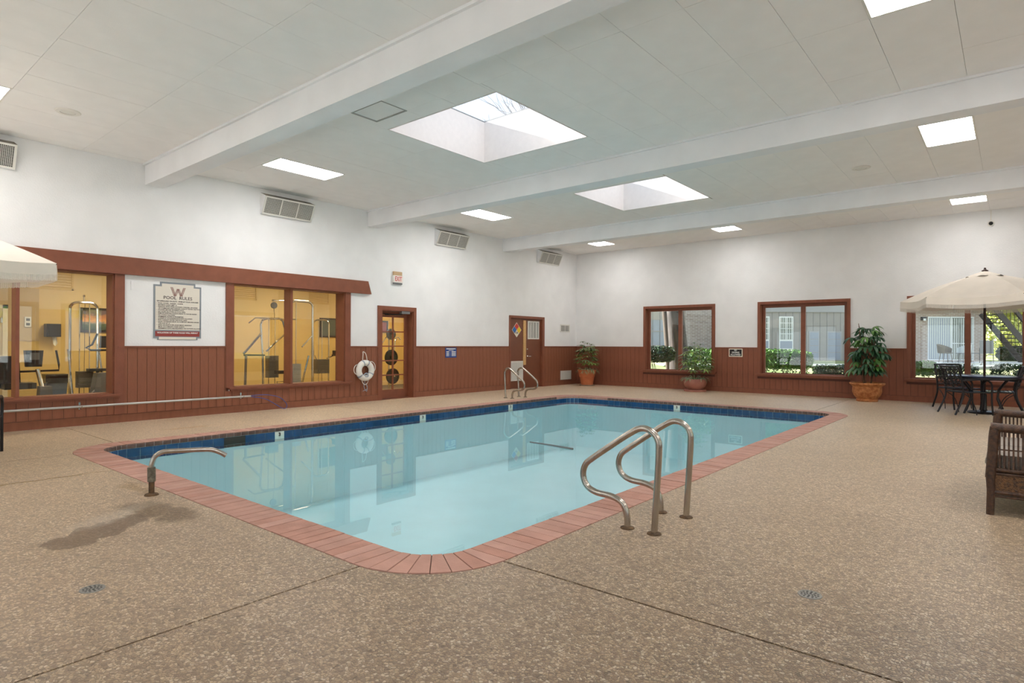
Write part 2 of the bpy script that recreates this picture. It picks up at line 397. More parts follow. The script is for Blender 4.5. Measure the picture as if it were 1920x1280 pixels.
def smoothpath(pts,k=6):
    pts=[Vector(p) for p in pts]; out=[]
    P=[pts[0]*2-pts[1]]+pts+[pts[-1]*2-pts[-2]]
    for i in range(1,len(P)-2):
        for j in range(k):
            t=j/k; a,b,c,d=P[i-1],P[i],P[i+1],P[i+2]
            out.append(.5*((2*b)+(c-a)*t+(2*a-5*b+4*c-d)*t*t+(3*b-a-3*c+d)*t**3))
    out.append(pts[-1]); return out
def text(parent,s,size,mx,m,name='lettering',depth=.002,align='CENTER',fit=None,bold=0):
    cu=bpy.data.curves.new('t','FONT'); cu.body=s; cu.size=size; cu.align_x=align; cu.align_y='CENTER'; cu.extrude=depth/2; cu.resolution_u=2; cu.offset=bold
    ob=bpy.data.objects.new('t',cu); C.objects.link(ob); bpy.context.view_layer.update()
    me=bpy.data.meshes.new_from_object(ob.evaluated_get(bpy.context.evaluated_depsgraph_get())); bpy.data.objects.remove(ob,do_unlink=True)
    sx=1
    if fit and len(me.vertices):
        w=max(v.co.x for v in me.vertices)-min(v.co.x for v in me.vertices)
        sx=fit/w if w>0 else 1
    S=Matrix.Diagonal((sx,1,1,1))
    p=parent
    while p.parent: p=p.parent
    me.transform(Matrix.Translation(-Vector(p.location))@mx@S); me.materials.clear(); me.materials.append(m)
    o=bpy.data.objects.new(name,me); C.objects.link(o); o.parent=parent; return o
# orientation helpers: wall text frames (columns: right, up, out)
def frame(orig,right,up):
    right=Vector(right); up=Vector(up); out=right.cross(up)
    m=Matrix.Identity(4)
    for i in range(3): m[i][0]=right[i]; m[i][1]=up[i]; m[i][2]=out[i]; m[i][3]=orig[i]
    return m

LX=-11.06; BY=16.65; CZ=4.234; BD=3.8875; RX=3.6; FY=-3.0; WZ=1.2
PX0,PX1,PY0,PY1=-8.855,-2.314,2.117,12.949   # coping outer edge
CR=.63; CW=.31; WL=-.108

# ================================================================= STRUCTURE
def wallgrid(axis,u0,u1,z0,z1,a,b,holes):
    """boxes covering [u0,u1]x[z0,z1] minus holes; axis 'x': plane normal x from a to b, u=y"""
    m=MB(); us=sorted({u0,u1,*[h[0] for h in holes],*[h[1] for h in holes]}); zs=sorted({z0,z1,*[h[2] for h in holes],*[h[3] for h in holes]})
    for i in range(len(us)-1):
        for j in range(len(zs)-1):
            uc=(us[i]+us[i+1])/2; zc=(zs[j]+zs[j+1])/2
            if any(h[0]<uc<h[1] and h[2]<zc<h[3] for h in holes): continue
            if axis=='x': m.box(a,b,us[i],us[i+1],zs[j],zs[j+1])
            else: m.box(us[i],us[i+1],a,b,zs[j],zs[j+1])
    return m
G1=(-1.2,3.364,.46,2.38); G2=(5.279,7.689,.46,2.38); D1=(8.68,9.61,0,2.05); D2=(13.25,14.75,0,2.04)
wl=struct(wallgrid('x',FY-.3,BY+.3,-.12,4.6,LX-.3,LX,[G1,G2,D1,D2]).build('wall_left',M['wall']))
W1=(-8.556,-6.49,.53,2.37); W2=(-5.193,-3.13,.53,2.37); W3=(-1.827,.24,.53,2.37)
wb=struct(wallgrid('y',LX,RX+.3,-.12,4.6,BY,BY+.3,[W1,W2,W3]).build('wall_back',M['wall']))
RW=[(-2.4,1.2,.5,2.6),(2.0,5.6,.5,2.6),(6.4,10.0,.5,2.6),(10.8,14.4,.5,2.6)]  # unseen windows suggested by reflections; sizes invented to bring in daylight
wr=struct(wallgrid('x',FY,BY,-.12,4.6,RX,RX+.3,RW).build('wall_right',M['wall']))
FW_ADDED=[(-10.6,-7.4,.1,2.4),(-7.1,-3.9,.1,2.4),(-3.6,-.4,.1,2.4)]  # unseen glazing behind the camera, added to bounce sun onto the ceiling
wf=struct(wallgrid('y',LX,RX+.3,-.12,4.6,FY-.3,FY,FW_ADDED).build('wall_front',M['wall']))

# wainscot planks (each its own part of its wall)
PIT=.142
def planks(wall,axis,u0,u1,skips,mm):
    cache={}
    n=int(round((u1-u0)/PIT)); p=(u1-u0)/n
    for i in range(n):
        a=u0+i*p; b=a+p-.006; c=(a+b)/2
        segs=[(a,b,.13,WZ)]
        for s in skips:
            low=(.13,.40) if s[2]>=.1 else None; out=[]
            for (p0,p1,z0,z1) in segs:
                if s[0]>=p1 or s[1]<=p0: out.append((p0,p1,z0,z1)); continue
                if p0<s[0]: out.append((p0,s[0],z0,z1))
                if p1>s[1]: out.append((s[1],p1,z0,z1))
                if low: out.append((max(p0,s[0]),min(p1,s[1]),*low))
            segs=[q for q in out if q[1]-q[0]>.008]
        for q0,q1,z0,z1 in segs:
            key=(round(q1-q0,3),z0,z1)
            if key not in cache:
                m=MB(); w=q1-q0
                if axis=='x': m.box(-.01,.016,0,w,z0,z1)
                elif axis=='y': m.box(0,w,-.016,.01,z0,z1)
                cache[key]=m.mesh('plank',mm)
            inst('plank',cache[key],wall,(LX,q0,0) if axis=='x' else (q0,BY,0))
planks(wl,'x',FY+.02,BY-.02,[(G1[0],3.505,.46),(5.137,7.825,.46),(8.558,9.695,0),(13.188,14.859,0)],M['brown'])
planks(wb,'y',LX+.02,RX-.02,[(-8.626,-6.42,.5),(-5.263,-3.06,.5),(-1.897,.31,.5)],M['brown2'])
for nm,w_,bx in (('r',wr,(RX-.016,RX+.01,FY,BY,.13,.5)),):
    MB().box(*bx).build('wainscot_board',M['brown2'],w_)
m=wallgrid('x',FY,BY,0,WZ,LX-.002,LX+.008,[(G1[0]-.1,3.46,.40,WZ),(5.19,7.86,.40,WZ),(8.6,9.69,0,WZ),(13.2,14.8,0,WZ)]); m.build('wainscot_backing',M['groove'],wl)
m=wallgrid('y',LX,RX,0,WZ,BY-.008,BY+.002,[(-8.6,-6.44,.5,WZ),(-5.24,-3.08,.5,WZ),(-1.87,.29,.5,WZ)]); m.build('wainscot_backing',M['groove'],wb)
# baseboards, caps
def seg(name,boxes,mm):
    m=MB()
    for b in boxes: m.box(*b)
    return struct(m.build(name,mm))
seg('baseboard_left',[(LX-.01,LX+.028,FY,8.558,0,.125),(LX-.01,LX+.028,9.695,13.188,0,.125),(LX-.01,LX+.028,14.859,BY,0,.125)],M['brown'])
seg('baseboard_back',[(LX,RX,BY-.028,BY+.01,0,.125)],M['brown2'])
seg('baseboard_right',[(RX-.028,RX+.01,FY,BY,0,.125)],M['brown2'])
seg('baseboard_front',[(LX,RX,FY-.01,FY+.028,0,.125)],M['brown2'])
seg('trim_1',[(LX-.01,LX+.034,3.505-.09,5.137+.09,WZ,WZ+.026),(LX-.01,LX+.034,7.69,8.558,WZ,WZ+.026),(LX-.01,LX+.034,9.66,13.188,WZ,WZ+.026),(LX-.01,LX+.034,14.859,BY,WZ,WZ+.026),(LX-.01,LX+.034,FY,G1[0]-.14,WZ,WZ+.026)],M['trim'])
seg('trim_2',[(LX,-8.626,BY-.034,BY+.01,WZ,WZ+.026),(-6.42,-5.263,BY-.034,BY+.01,WZ,WZ+.026),(-3.06,-1.897,BY-.034,BY+.01,WZ,WZ+.026),(.31,RX,BY-.034,BY+.01,WZ,WZ+.026)],M['brown2'])
# fascia header over gym windows (bevelled far end)
hd=MB(); hd.prism([(-2.9,2.38),(8.343,2.38),(8.255,2.66),(-2.9,2.66)],0,.075,mx=Matrix(((0,0,1,LX-.005),(1,0,0,0),(0,1,0,0),(0,0,0,1))))
struct(hd.build('trim_3',M['trim']))
# window post casings on left wall
seg('trim_4',[(LX-.01,LX+.03,3.364,3.505,.13,2.385),(LX-.01,LX+.03,G1[0]-.14,G1[0],.13,2.385)],M['trim'])
seg('trim_5',[(LX-.01,LX+.03,5.137,5.279,.46,2.385),(LX-.01,LX+.03,7.689,7.825,.46,2.385)],M['trim'])
# gym windows
def gymwindow(name,h,mull,sill):
    y0,y1,z0,z1=h
    fr=struct(thing(name,'','window',(LX,(y0+y1)/2,z0))); del fr['label']; del fr['category']
    m=MB()
    a,b=LX-.3,LX-.001
    m.box(a,b,y0,y0+.02,z0,z1).box(a,b,y1-.02,y1,z0,z1).box(a,b,y0,y1,z0,z0+.015).box(a,b,y0,y1,z1-.02,z1)
    m.build('window_frame',M['trim'],fr,True)
    for c in mull: MB().box(LX-.285,LX-.03,c-.022,c+.022,z0,z1).build('mullion',M['trim'],fr,True)
    cs=[y0+.02]+[q for c in mull for q in (c-.022,c+.022)]+[y1-.02]
    for i in range(0,len(cs),2): MB().box(LX-.272,LX-.266,cs[i],cs[i+1],z0+.015,z1-.02).build('glass_pane',M['glass'],fr,True)
    s0,s1=sill
    MB().box(LX-.26,LX+.075,s0,s1,z0-.03,z0+.004).box(LX,LX+.05,s0+.03,s1-.03,z0-.065,z0-.03).build('window_sill',M['trim'],fr,True)
gymwindow('window_1',G1,[.0,2.155],(G1[0]-.1,3.46))
gymwindow('window_2',G2,[6.47],(5.19,7.86))
# back wall windows
def backwindow(name,h,mull):
    x0,x1,z0,z1=h
    fr=struct(thing(name,'','window',((x0+x1)/2,BY,z0))); del fr['label']; del fr['category']
    c=.07
    m=MB(); m.box(x0-c,x0,BY-.03,BY+.01,z0-.02,z1+c).box(x1,x1+c,BY-.03,BY+.01,z0-.02,z1+c).box(x0,x1,BY-.03,BY+.01,z1,z1+c)
    m.build('window_casing',M['brown2'],fr,True)
    s=.085; a,b=BY+.12,BY+.18
    m=MB(); m.box(x0,x0+s,a,b,z0,z1).box(x1-s,x1,a,b,z0,z1).box(x0+s,x1-s,a,b,z1-s,z1).box(x0+s,x1-s,a,b,z0,z0+.03)
    m.box(x0,x0+.012,BY,a,z0,z1).box(x1-.012,x1,BY,a,z0,z1).box(x0,x1,BY,a,z1-.012,z1)
    m.build('window_frame',M['trim'],fr,True)
    MB().box(mull-.055,mull+.055,a-.01,b,z0,z1-s).build('mullion',M['trim'],fr,True)
    for p,q in ((x0+s,mull-.055),(mull+.055,x1-s)): MB().box(p,q,a+.02,a+.026,z0+.03,z1-s).build('glass_pane',M['glass'],fr,True)
    MB().box(x0-.115,x1+.115,BY-.075,BY+.12,z0-.04,z0+.004).box(x0-.08,x1+.08,BY-.05,BY,z0-.075,z0-.04).build('window_sill',M['brown2'],fr,True)
backwindow('window_3',W1,-7.508); backwindow('window_4',W2,-4.165); backwindow('window_5',W3,-.775)
for i,(y0,y1,z0,z1) in enumerate(RW):
    fr=struct(thing('window_%d'%(6+i),'','window',(RX,(y0+y1)/2,z0))); del fr['label']; del fr['category']
    m=MB(); a,b=RX+.1,RX+.16; s=.08
    m.box(a,b,y0,y0+s,z0,z1).box(a,b,y1-s,y1,z0,z1).box(a,b,y0,y1,z1-s,z1).box(a,b,y0,y1,z0,z0+s).box(a,b,(y0+y1)/2-.05,(y0+y1)/2+.05,z0,z1)
    m.box(RX-.03,RX+.01,y0-.08,y0,z0-.02,z1+.08).box(RX-.03,RX+.01,y1,y1+.08,z0-.02,z1+.08).box(RX-.03,RX+.01,y0,y1,z1,z1+.08)
    m.build('window_frame',M['trim'],fr,True)
    MB().box(a+.02,a+.026,y0+s,y1-s,z0+s,z1-s).build('glass_pane',M['glass'],fr,True)
    MB().box(RX-.07,RX+.1,y0-.1,y1+.1,z0-.05,z0).build('window_sill',M['brown2'],fr,True)

for i,(x0,x1,z0,z1) in enumerate(FW_ADDED):  # frames and panes of the added daylight openings
    fr=struct(thing('window_%d'%(10+i),'','window',((x0+x1)/2,FY,z0))); del fr['label']; del fr['category']
    m=MB(); a,b=FY-.16,FY-.10; s=.07
    m.box(x0,x0+s,a,b,z0,z1).box(x1-s,x1,a,b,z0,z1).box(x0,x1,a,b,z1-s,z1).box(x0,x1,a,b,z0,z0+s).box((x0+x1)/2-.05,(x0+x1)/2+.05,a,b,z0,z1)
    m.build('window_frame',M['trim'],fr,True); MB().box(x0+s,x1-s,a+.02,a+.026,z0+s,z1-s).build('glass_pane',M['glass'],fr,True)

# doors
def french_door():
    t=struct(thing('door_1','','door',(LX,9.145,0))); del t['label']; del t['category']
    y0,y1=D1[0],D1[1]
    m=MB(); m.box(LX-.01,LX+.03,8.558,8.68,0,2.05).box(LX-.01,LX+.03,9.61,9.695,0,2.05).box(LX-.01,LX+.03,8.558,9.695,2.05,2.145)
    m.build('door_casing',M['trim'],t,True)
    m=MB(); m.box(LX-.3,LX-.001,y0,y0+.02,0,2.05).box(LX-.3,LX-.001,y1-.02,y1,0,2.05).box(LX-.3,LX-.001,y0,y1,2.03,2.05); m.build('door_frame',M['trim'],t,True)
    MB().box(LX-.31,LX+.01,y0,y1,-.05,.008).build('threshold',M['trim'],t,True)
    a,b=LX-.21,LX-.17; l0,l1=y0+.02,y1-.02; g0,g1,h0,h1=8.81,9.50,.21,1.90
    lf=MB().box(a,b,l0,g0,.01,2.03).box(a,b,g1,l1,.01,2.03).box(a,b,g0,g1,.01,h0).box(a,b,g0,g1,h1,2.03).build('door_leaf',M['trim'],t,True)
    mb=MB().box(a,b,(g0+g1)/2-.014,(g0+g1)/2+.014,h0,h1)
    for i in range(1,5): z=h0+(h1-h0)*i/5; mb.box(a+.002,b-.002,g0,g1,z-.014,z+.014)
    mb.build('muntin',M['trim'],lf,True)
    for i in range(5):
        for j in range(2):
            ya=g0+(g1-g0)*j/2+.014; yb=g0+(g1-g0)*(j+1)/2-.014; za=h0+(h1-h0)*i/5+.014; zb=h0+(h1-h0)*(i+1)/5-.014
            MB().box(a+.018,a+.022,ya,yb,za,zb).build('glass_pane',M['glass'],lf,True)
    MB().tube([(b,8.735,1.0),(b+.05,8.735,1.0)],.012).lathe([(0,-.02),(.022,-.012),(.026,0),(.02,.014),(0,.02)],12,mx=Matrix.Translation((b+.055,8.735,1.0))).build('door_knob',M['chrome'],lf,True,True)
    cl=MB().box(LX-.06,LX+.02,9.25,9.5,1.985,2.05).build('door_closer',M['grey'],t,True)
    MB().tube([(LX-.02,9.3,1.975),(LX-.12,9.0,1.97),(LX-.17,8.75,1.985)],.01).tube([(LX-.04,9.28,1.97),(LX-.165,8.9,1.955)],.008).build('closer_arm',M['blackmetal'],cl,True)
french_door()
def plant_door():
    t=struct(thing('door_2','','door',(LX,14.0,0))); del t['label']; del t['category']
    MB().box(LX-.01,LX+.025,13.188,13.25,0,2.04).box(LX-.01,LX+.025,14.75,14.859,0,2.04).box(LX-.01,LX+.025,13.188,14.859,2.04,2.11).build('door_casing',M['trim'],t,True)
    MB().box(LX-.3,LX-.001,13.25,13.262,0,2.04).box(LX-.3,LX-.001,14.738,14.75,0,2.04).box(LX-.3,LX-.001,13.25,14.75,2.025,2.04).build('door_frame',M['trim'],t,True)
    MB().box(LX-.31,LX+.0,13.25,14.75,-.05,.006).build('threshold',M['door2'],t,True)
    MB().box(LX-.29,LX-.28,13.25,14.75,0,2.04).build('light_block_board',M['dark'],t,True)  # unseen dark board added behind the leaves to stop stray light
    MB().box(LX-.09,LX-.045,13.262,13.95,.01,2.02).build('door_leaf',M['door2'],t,True)
    rl=MB().box(LX-.09,LX-.045,13.955,14.738,.01,2.02).build('door_leaf',M['door2'],t,True)
    MB().box(LX-.045,LX-.025,13.89,14.01,.675,1.985).build('astragal_strip',M['astragal'],t,True,label='bare pine astragal strip')
    MB().tube([(LX-.045,14.1,.925),(LX+.0,14.1,.925)],.012).tube([(LX+.0,14.1,.925),(LX+.0,14.22,.925)],.011).lathe([(0,-.004),(.03,0),(.03,.006),(0,.01)],16,mx=Matrix.Translation((LX-.045,14.1,.925))@Matrix.Rotation(R(90),4,'Y')).build('door_handle',M['chrome'],rl,True,True)
    MB().lathe([(0,0),(.028,0),(.026,.012),(0,.014)],16,mx=Matrix.Translation((LX-.045,14.08,1.129))@Matrix.Rotation(R(90),4,'Y')).build('deadbolt',M['chrome'],rl,True,True)
plant_door()
def grille(name,label,axisx,u0,u1,z0,z1,nbars,cols,deepv=True,horizontal=False,cat='vent'):
    t=thing(name,label,cat,(axisx,(u0+u1)/2,z0)); f=.035
    m=MB(); a,b=axisx,axisx+.016
    m.box(a,b,u0,u0+f,z0,z1).box(a,b,u1-f,u1,z0,z1).box(a,b,u0+f,u1-f,z0,z0+f).box(a,b,u0+f,u1-f,z1-f,z1)
    for i in range(1,cols): c=u0+(u1-u0)*i/cols; m.box(a,b,c-.014,c+.014,z0+f,z1-f)
    m.build('grille_frame',M['whitegrille'],t,True)
    MB().box(a+.001,a+.003,u0+f,u1-f,z0+f,z1-f).build('backing',M['dark'] if deepv else M['whitegrille'],t,True)
    m=MB().box(a+.004,a+.008,u0+f,u0+f+.003,z0+f,z1-f)
    me={}
    for i in range(nbars):
        if horizontal:
            z=z0+f+(z1-z0-2*f)*(i+.5)/nbars; MB().box(a+.004,a+.013,u0+f,u1-f,z-.004,z+.004).build('slat',M['whitegrille'],t,True)
        else:
            y=u0+f+(u1-u0-2*f)*(i+.5)/nbars; MB().box(a+.004,a+.011,y-.005,y+.005,z0+f,z1-f).build('slat',M['whitegrille'],t,True)
    return t
grille('door_grille','white slatted vent grille high on the right leaf of the brown utility door',LX-.045,14.1,14.655,1.437,1.975,16,4)
grille('door_grille','white slatted vent grille low on the left leaf of the brown utility door',LX-.045,13.33,13.88,.22,.795,22,2,False)
grille('wall_register','small white louvred register on the white wall right of the utility door',LX,15.71,16.235,1.673,1.923,14,2)
grille('wall_register','small white register low on the brown wainscot beside the corner plant',LX+.016,15.72,16.31,.16,.445,20,2,False)
# hazard diamond
t=thing('hazard_diamond','four-colour hazard diamond placard on the left leaf of the utility door','sign',(LX-.045,13.59,1.70))
yc,zc,hy,hz=13.59,1.70,.205,.205
def dia(name,pts,m,x): 
    k=MB(); n=len(pts); k.add([(x,y,z) for y,z in pts]+[(x+.003,y,z) for y,z in pts],[tuple(range(n-1,-1,-1)),tuple(range(n,2*n))]+[(i,(i+1)%n,n+(i+1)%n,n+i) for i in range(n)]); return k.build(name,m,t,True)
x=LX-.045
dia('placard',[(yc-hy-.012,zc),(yc,zc-hz-.012),(yc+hy+.012,zc),(yc,zc+hz+.012)],M['hazwhite'],x)
for nm,cy,cz,mm in (('red_quarter',0,.5,'hazred'),('blue_quarter',-.5,0,'hazblue'),('yellow_quarter',.5,0,'hazyel')):
    c0,c1=yc+cy*hy,zc+cz*hz; dia(nm,[(c0-hy*.48,c1),(c0,c1-hz*.48),(c0+hy*.48,c1),(c0,c1+hz*.48)],M[mm],x+.003)
text(t,'OX',.085,frame((x+.005,yc,zc-hz*.42),(0,1,0),(0,0,1)),M['black'],bold=.002)

# ---------------------------------------------------------------- floor slabs, pool
def arc(cx,cy,r,a0,a1,n=10): return [(cx+r*math.cos(R(a0+(a1-a0)*i/n)),cy+r*math.sin(R(a0+(a1-a0)*i/n))) for i in range(n+1)]
fl=MB()
fx0,fx1,fy0,fy1=LX-.3,RX+.3,FY-.3,BY+.3
ho=(PX0+.05,PX1-.05,PY0+.05,PY1-.05)
for b in ((fx0,ho[0],fy0,fy1),(ho[1],fx1,fy0,fy1),(ho[0],ho[1],fy0,ho[2]),(ho[0],ho[1],ho[3],fy1)): fl.box(b[0],b[1],b[2],b[3],-.12,-.045)
floor=struct(fl.build('floor',M['joint']))
g=.006
x0,x1,y0,y1=PX0-.004,PX1+.004,PY0-.004,PY1+.004
cxl,cxr,cyb,cyt=x0+CR,x1-CR,y0+CR,y1-CR
aL=math.degrees(math.acos((-8.3+g-cxl)/CR)); aR=math.degrees(math.acos((-2.89-cxr)/CR))
slabs=[
 [(LX,FY),(-8.3-g,FY)]+[p for p in reversed(arc(cxl,cyb,CR,184,360-aL-.6))]+[(x0,2.70-g),(LX,2.70-g)],
 [(-8.3+g,FY),(-6.95-g,FY),(-6.95-g,y0)]+[p for p in reversed(arc(cxl,cyb,CR,360-aL+.6,270,4))],
 [(-6.95+g,FY),(-2.89-g,FY)]+[p for p in reversed(arc(cxr,cyb,CR,270,360-aR-.6,3))]+[(-6.95+g,y0)],
 [(-2.89+g,FY),(RX,FY),(RX,2.72-g)]+[p for p in reversed(arc(cxr,cyb,CR,360-aR+.6,357,12))],
 [(LX,2.70+g),(x0,2.70+g),(x0,7.2-g),(LX,7.2-g)],
 [(LX,7.2+g),(x0,7.2+g),(x0,cyt),]+[p for p in reversed(arc(cxl,cyt,CR,90,180))][0:]+[(cxl,BY),(LX,BY)],
 [(cxl+g,y1),(-3.0-g,y1),(-3.0-g,BY),(cxl+g,BY)],
 [(x1,2.72+g),(RX,2.72+g),(RX,BY),(-3.0+g,BY),(-3.0+g,y1)]+[p for p in reversed(arc(cxr,cyt,CR,0,88))],
]
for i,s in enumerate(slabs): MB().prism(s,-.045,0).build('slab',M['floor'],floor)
pool=thing('swimming_pool','rounded rectangular indoor swimming pool with rose brick coping and cobalt tile band','pool',(-5.585,7.53,0))
# outline parameterisation: list of (point, outward normal) along inner edge
def outline(inset,step):
    """yields quads cell by cell along rounded rectangle; returns list of (p_a,n_a,p_b,n_b) on the outer coping edge"""
    segs=[]
    sides=[((PX0+CR,PY0),(PX1-CR,PY0),(0,-1)),((PX1,PY0+CR),(PX1,PY1-CR),(1,0)),((PX1-CR,PY1),(PX0+CR,PY1),(0,1)),((PX0,PY1-CR),(PX0,PY0+CR),(-1,0))]
    corners=[(PX1-CR,PY0+CR,270),(PX1-CR,PY1-CR,0),(PX0+CR,PY1-CR,90),(PX0+CR,PY0+CR,180)]
    for s,(a,b,n) in enumerate(sides):
        a=Vector(a);b=Vector(b);n=Vector(n);L=(b-a).length;k=int(round(L/step))
        for i in range(k): segs.append((a+(b-a)*i/k,n,a+(b-a)*(i+1)/k,n))
        cx,cy,a0=corners[s]; k=max(3,int(round(PI/2*(CR-.1)/step)))
        for i in range(k):
            t0,t1=R(a0+90*i/k),R(a0+90*(i+1)/k); n0=Vector((math.cos(t0),math.sin(t0))); n1=Vector((math.cos(t1),math.sin(t1)))
            c=Vector((cx,cy)); segs.append((c+n0*CR,n0,c+n1*CR,n1))
    return segs
bricks=outline(0,.1045)
bricks.sort(key=lambda s:(s[0].length))
rest=MB(); brick_cache={}
for i,(a,na,b,nb) in enumerate(bricks):
    d=(b-a).normalized()*.0035
    rnd=random.Random(i); zt=.004+rnd.uniform(-.0015,.0015)
    oa,ob=a+d,b-d; ia,ib=a-na*CW+d,b-nb*CW-d; ja,jb=a-na*(CW-.012)+d,b-nb*(CW-.012)-d
    vs=[(*oa,-.055),(*ob,-.055),(*ib,-.052),(*ia,-.052),(*oa,zt),(*ob,zt),(*jb,zt),(*ja,zt),(*ib,zt-.012),(*ia,zt-.012)]
    fs=[(3,2,1,0),(4,5,6,7),(0,1,5,4),(7,6,8,9),(9,8,2,3),(1,2,8,6,5),(0,4,7,9,3)]
    fs=[tuple(reversed(f)) for f in fs]
    if i<300:
        k_=MB().add(vs,fs); k_.m=[0,0,0,1,1,0,0]; k_.build('coping_brick',[M[('brick1','brick2','brick3','brick1')[rnd.randrange(4)]],M['copface']],pool,True)
    else: rest.add(vs,fs)
rest.build('coping_brick',M['brick2'],pool,True,kind='stuff')
# mortar bed under/between bricks
mb=MB()
for a,na,b,nb in outline(0,.1045):
    ia,ib=a-na*(CW-.006),b-nb*(CW-.006); mb.add([(*a,-.05),(*b,-.05),(*ib,-.05),(*ia,-.05),(*a,-.003),(*b,-.003),(*ib,-.003),(*ia,-.003)],[(0,1,2,3),(7,6,5,4),(4,5,1,0),(5,6,2,1),(6,7,3,2),(7,4,0,3)]); mb.m[-6:]=[0,1,1,1,0,1]
mb.build('mortar_bed',[M['grout'],M['mortar']],pool,True)
# basin
mb=MB(); ring=[]
for a,na,b,nb in outline(0,.2): ring.append(a-na*(CW+-.012))
n=len(ring); DZ=-1.25
mb.add([(*p,-.05) for p in ring]+[(*p,DZ) for p in ring],[(i,n+i,n+(i+1)%n,(i+1)%n) for i in range(n)]+[tuple(range(n,2*n))])
mb.build('basin',M['plaster'],pool,True)
tiles=outline(0,.152)
tk=0; restt=MB()
for i,(a,na,b,nb) in enumerate(tiles):
    c=(a+b)/2
    if a.x<-8.8 and 3.92<c.y<4.34: continue        # skimmer mouth
    mark = (abs(a.x-PX0)<.01 and any(abs(c.y-q)<.076 for q in (4.84,7.66,10.34))) or (abs(a.y-PY1)<.01 and abs(c.x+5.68)<.08)
    d=(b-a).normalized()*.0025; o=CW-.012
    ia,ib=a-na*o+d,b-nb*o-d; ja,jb=a-na*(o+.006)+d,b-nb*(o+.006)-d
    z0,z1=-.202,-.056
    vs=[(*ia,z0),(*ib,z0),(*jb,z0),(*ja,z0),(*ia,z1),(*ib,z1),(*jb,z1),(*ja,z1)]
    fs=[(0,1,2,3),(7,6,5,4),(3,2,6,7),(1,0,4,5),(0,3,7,4),(2,1,5,6)]
    o_=MB().add(vs,fs).build('waterline_tile',M['depth'] if mark else M['tileblue'],pool,True,label='cream depth marker tile' if mark else None)
    if mark:
        n_=-na; right=Vector((-n_.y,n_.x)) ; pos=(ja+jb)/2+n_*.002
        text(o_,'3',.07,frame((pos.x,pos.y,-.10),(right.x,right.y,0),(0,0,1)),M['black'],bold=.004)
MB().box(-8.75,-8.556,3.92,4.34,-.20,-.056).build('skimmer_mouth',M['dark'],pool,True)
# water
wp=[]
for a,na,b,nb in outline(0,.2): wp.append(a-na*(CW-.014))
wo=MB().add([(*p,WL) for p in wp],[tuple(range(len(wp)))]).build('pool_water',M['water'])
tag(wo,'clear still turquoise water filling the swimming pool','water')

t=MB().tube([(-5.27,6.76,WL+.004),(-4.9,6.735,WL+.006),(-4.5,6.70,WL+.002)],.009,6,r2=.014).build('surface_bar',M['grey'],smooth=True)  # thin bar for a dark line on the water, its nature left open
tag(t,'thin dark bar at the pool water surface in mid pool','rod')
# ---------------------------------------------------------------- ceiling
sky1=(-6.65,-4.65,5.30,7.28); sky2=(-6.63,-4.67,9.83,11.81)
cs=MB(); xs=[LX-.3,-6.65,-4.65,RX+.3]; ys=[FY-.3,5.30,7.28,9.83,11.81,BY+.3]
for i in range(3):
    for j in range(5):
        if i==1 and j in (1,3): continue
        cs.box(xs[i],xs[i+1],ys[j],ys[j+1],CZ+.014,4.62)
ceil=struct(cs.build('ceiling',M['seam']))
xj=[LX]+sorted([-1.01-.6135*k for k in range(-7,17)])+[RX]
xj=[x for x in xj if LX<=x<=RX]; xj=sorted(set(xj))
bays=[[FY,-1.97,-.75],[-.46,.47,1.69,2.91,3.801],[4.079,5.03,6.25,7.47,8.286],[8.57,9.70,10.83,11.96,12.91],[13.19,14.96,15.58,BY]]
lights=[(-9.6,-8.986,.47,1.69,0),(-9.6,-8.986,5.03,6.25,1),(-9.6,-8.986,9.70,10.83,2),(-9.6,-8.986,14.96,15.58,3),(-5.918,-5.305,14.96,15.58,4),(-1.01,-.3965,14.96,15.58,5),(-1.01,-.3965,9.70,10.83,6),(-1.01,-.3965,5.03,6.25,7),(-1.01,-.3965,.47,1.69,8),(-5.918,-5.305,-1.97,-.75,9),(2.05,2.66,.47,1.69,10),(2.05,2.66,5.03,6.25,10),(2.05,2.66,9.70,10.83,10)]
hatch=(-6.531,-5.918,4.62,5.03)
def rsub(r,h):
    x0,x1,y0,y1=r; a,b,c,d=h
    if a>=x1-1e-6 or b<=x0+1e-6 or c>=y1-1e-6 or d<=y0+1e-6: return [r]
    out=[]
    if a>x0+.01: out.append((x0,a,y0,y1))
    if b<x1-.01: out.append((b,x1,y0,y1))
    xa,xb=max(a,x0),min(b,x1)
    if c>y0+.01: out.append((xa,xb,y0,c))
    if d<y1-.01: out.append((xa,xb,d,y1))
    return out
far=MB(); cache={}; cnt=0
for bay in bays:
    for j in range(len(bay)-1):
        for i in range(len(xj)-1):
            rs=[(xj[i],xj[i+1],bay[j],bay[j+1])]
            for h in [sky1,sky2,hatch]+[(l[0],l[1],l[2],l[3]) for l in lights]:
                rs=[q for r in rs for q in rsub(r,h)]
            for r in rs:
                wx,wy=r[1]-r[0]-.003,r[3]-r[2]-.003
                if wx<.02 or wy<.02: continue
                rnd=random.Random(int(r[0]*100)*7+int(r[2]*100)); dz=rnd.uniform(0,.0015)
                if r[2]<-.5 or r[0]>1.2: far.box(r[0]+.002,r[1]-.002,r[2]+.002,r[3]-.002,CZ+dz,CZ+.013)
                else:
                    key=(round(wx,3),round(wy,3))
                    if key not in cache: cache[key]=MB().box(0,wx,0,wy,0,.0095).mesh('ceiling_tile',M['ceil'])
                    inst('ceiling_tile',cache[key],ceil,(r[0]+.0015,r[2]+.0015,CZ+dz)); cnt+=1
print('tiles',cnt)
far.build('ceiling_tile',M['ceil'],ceil,kind='stuff')
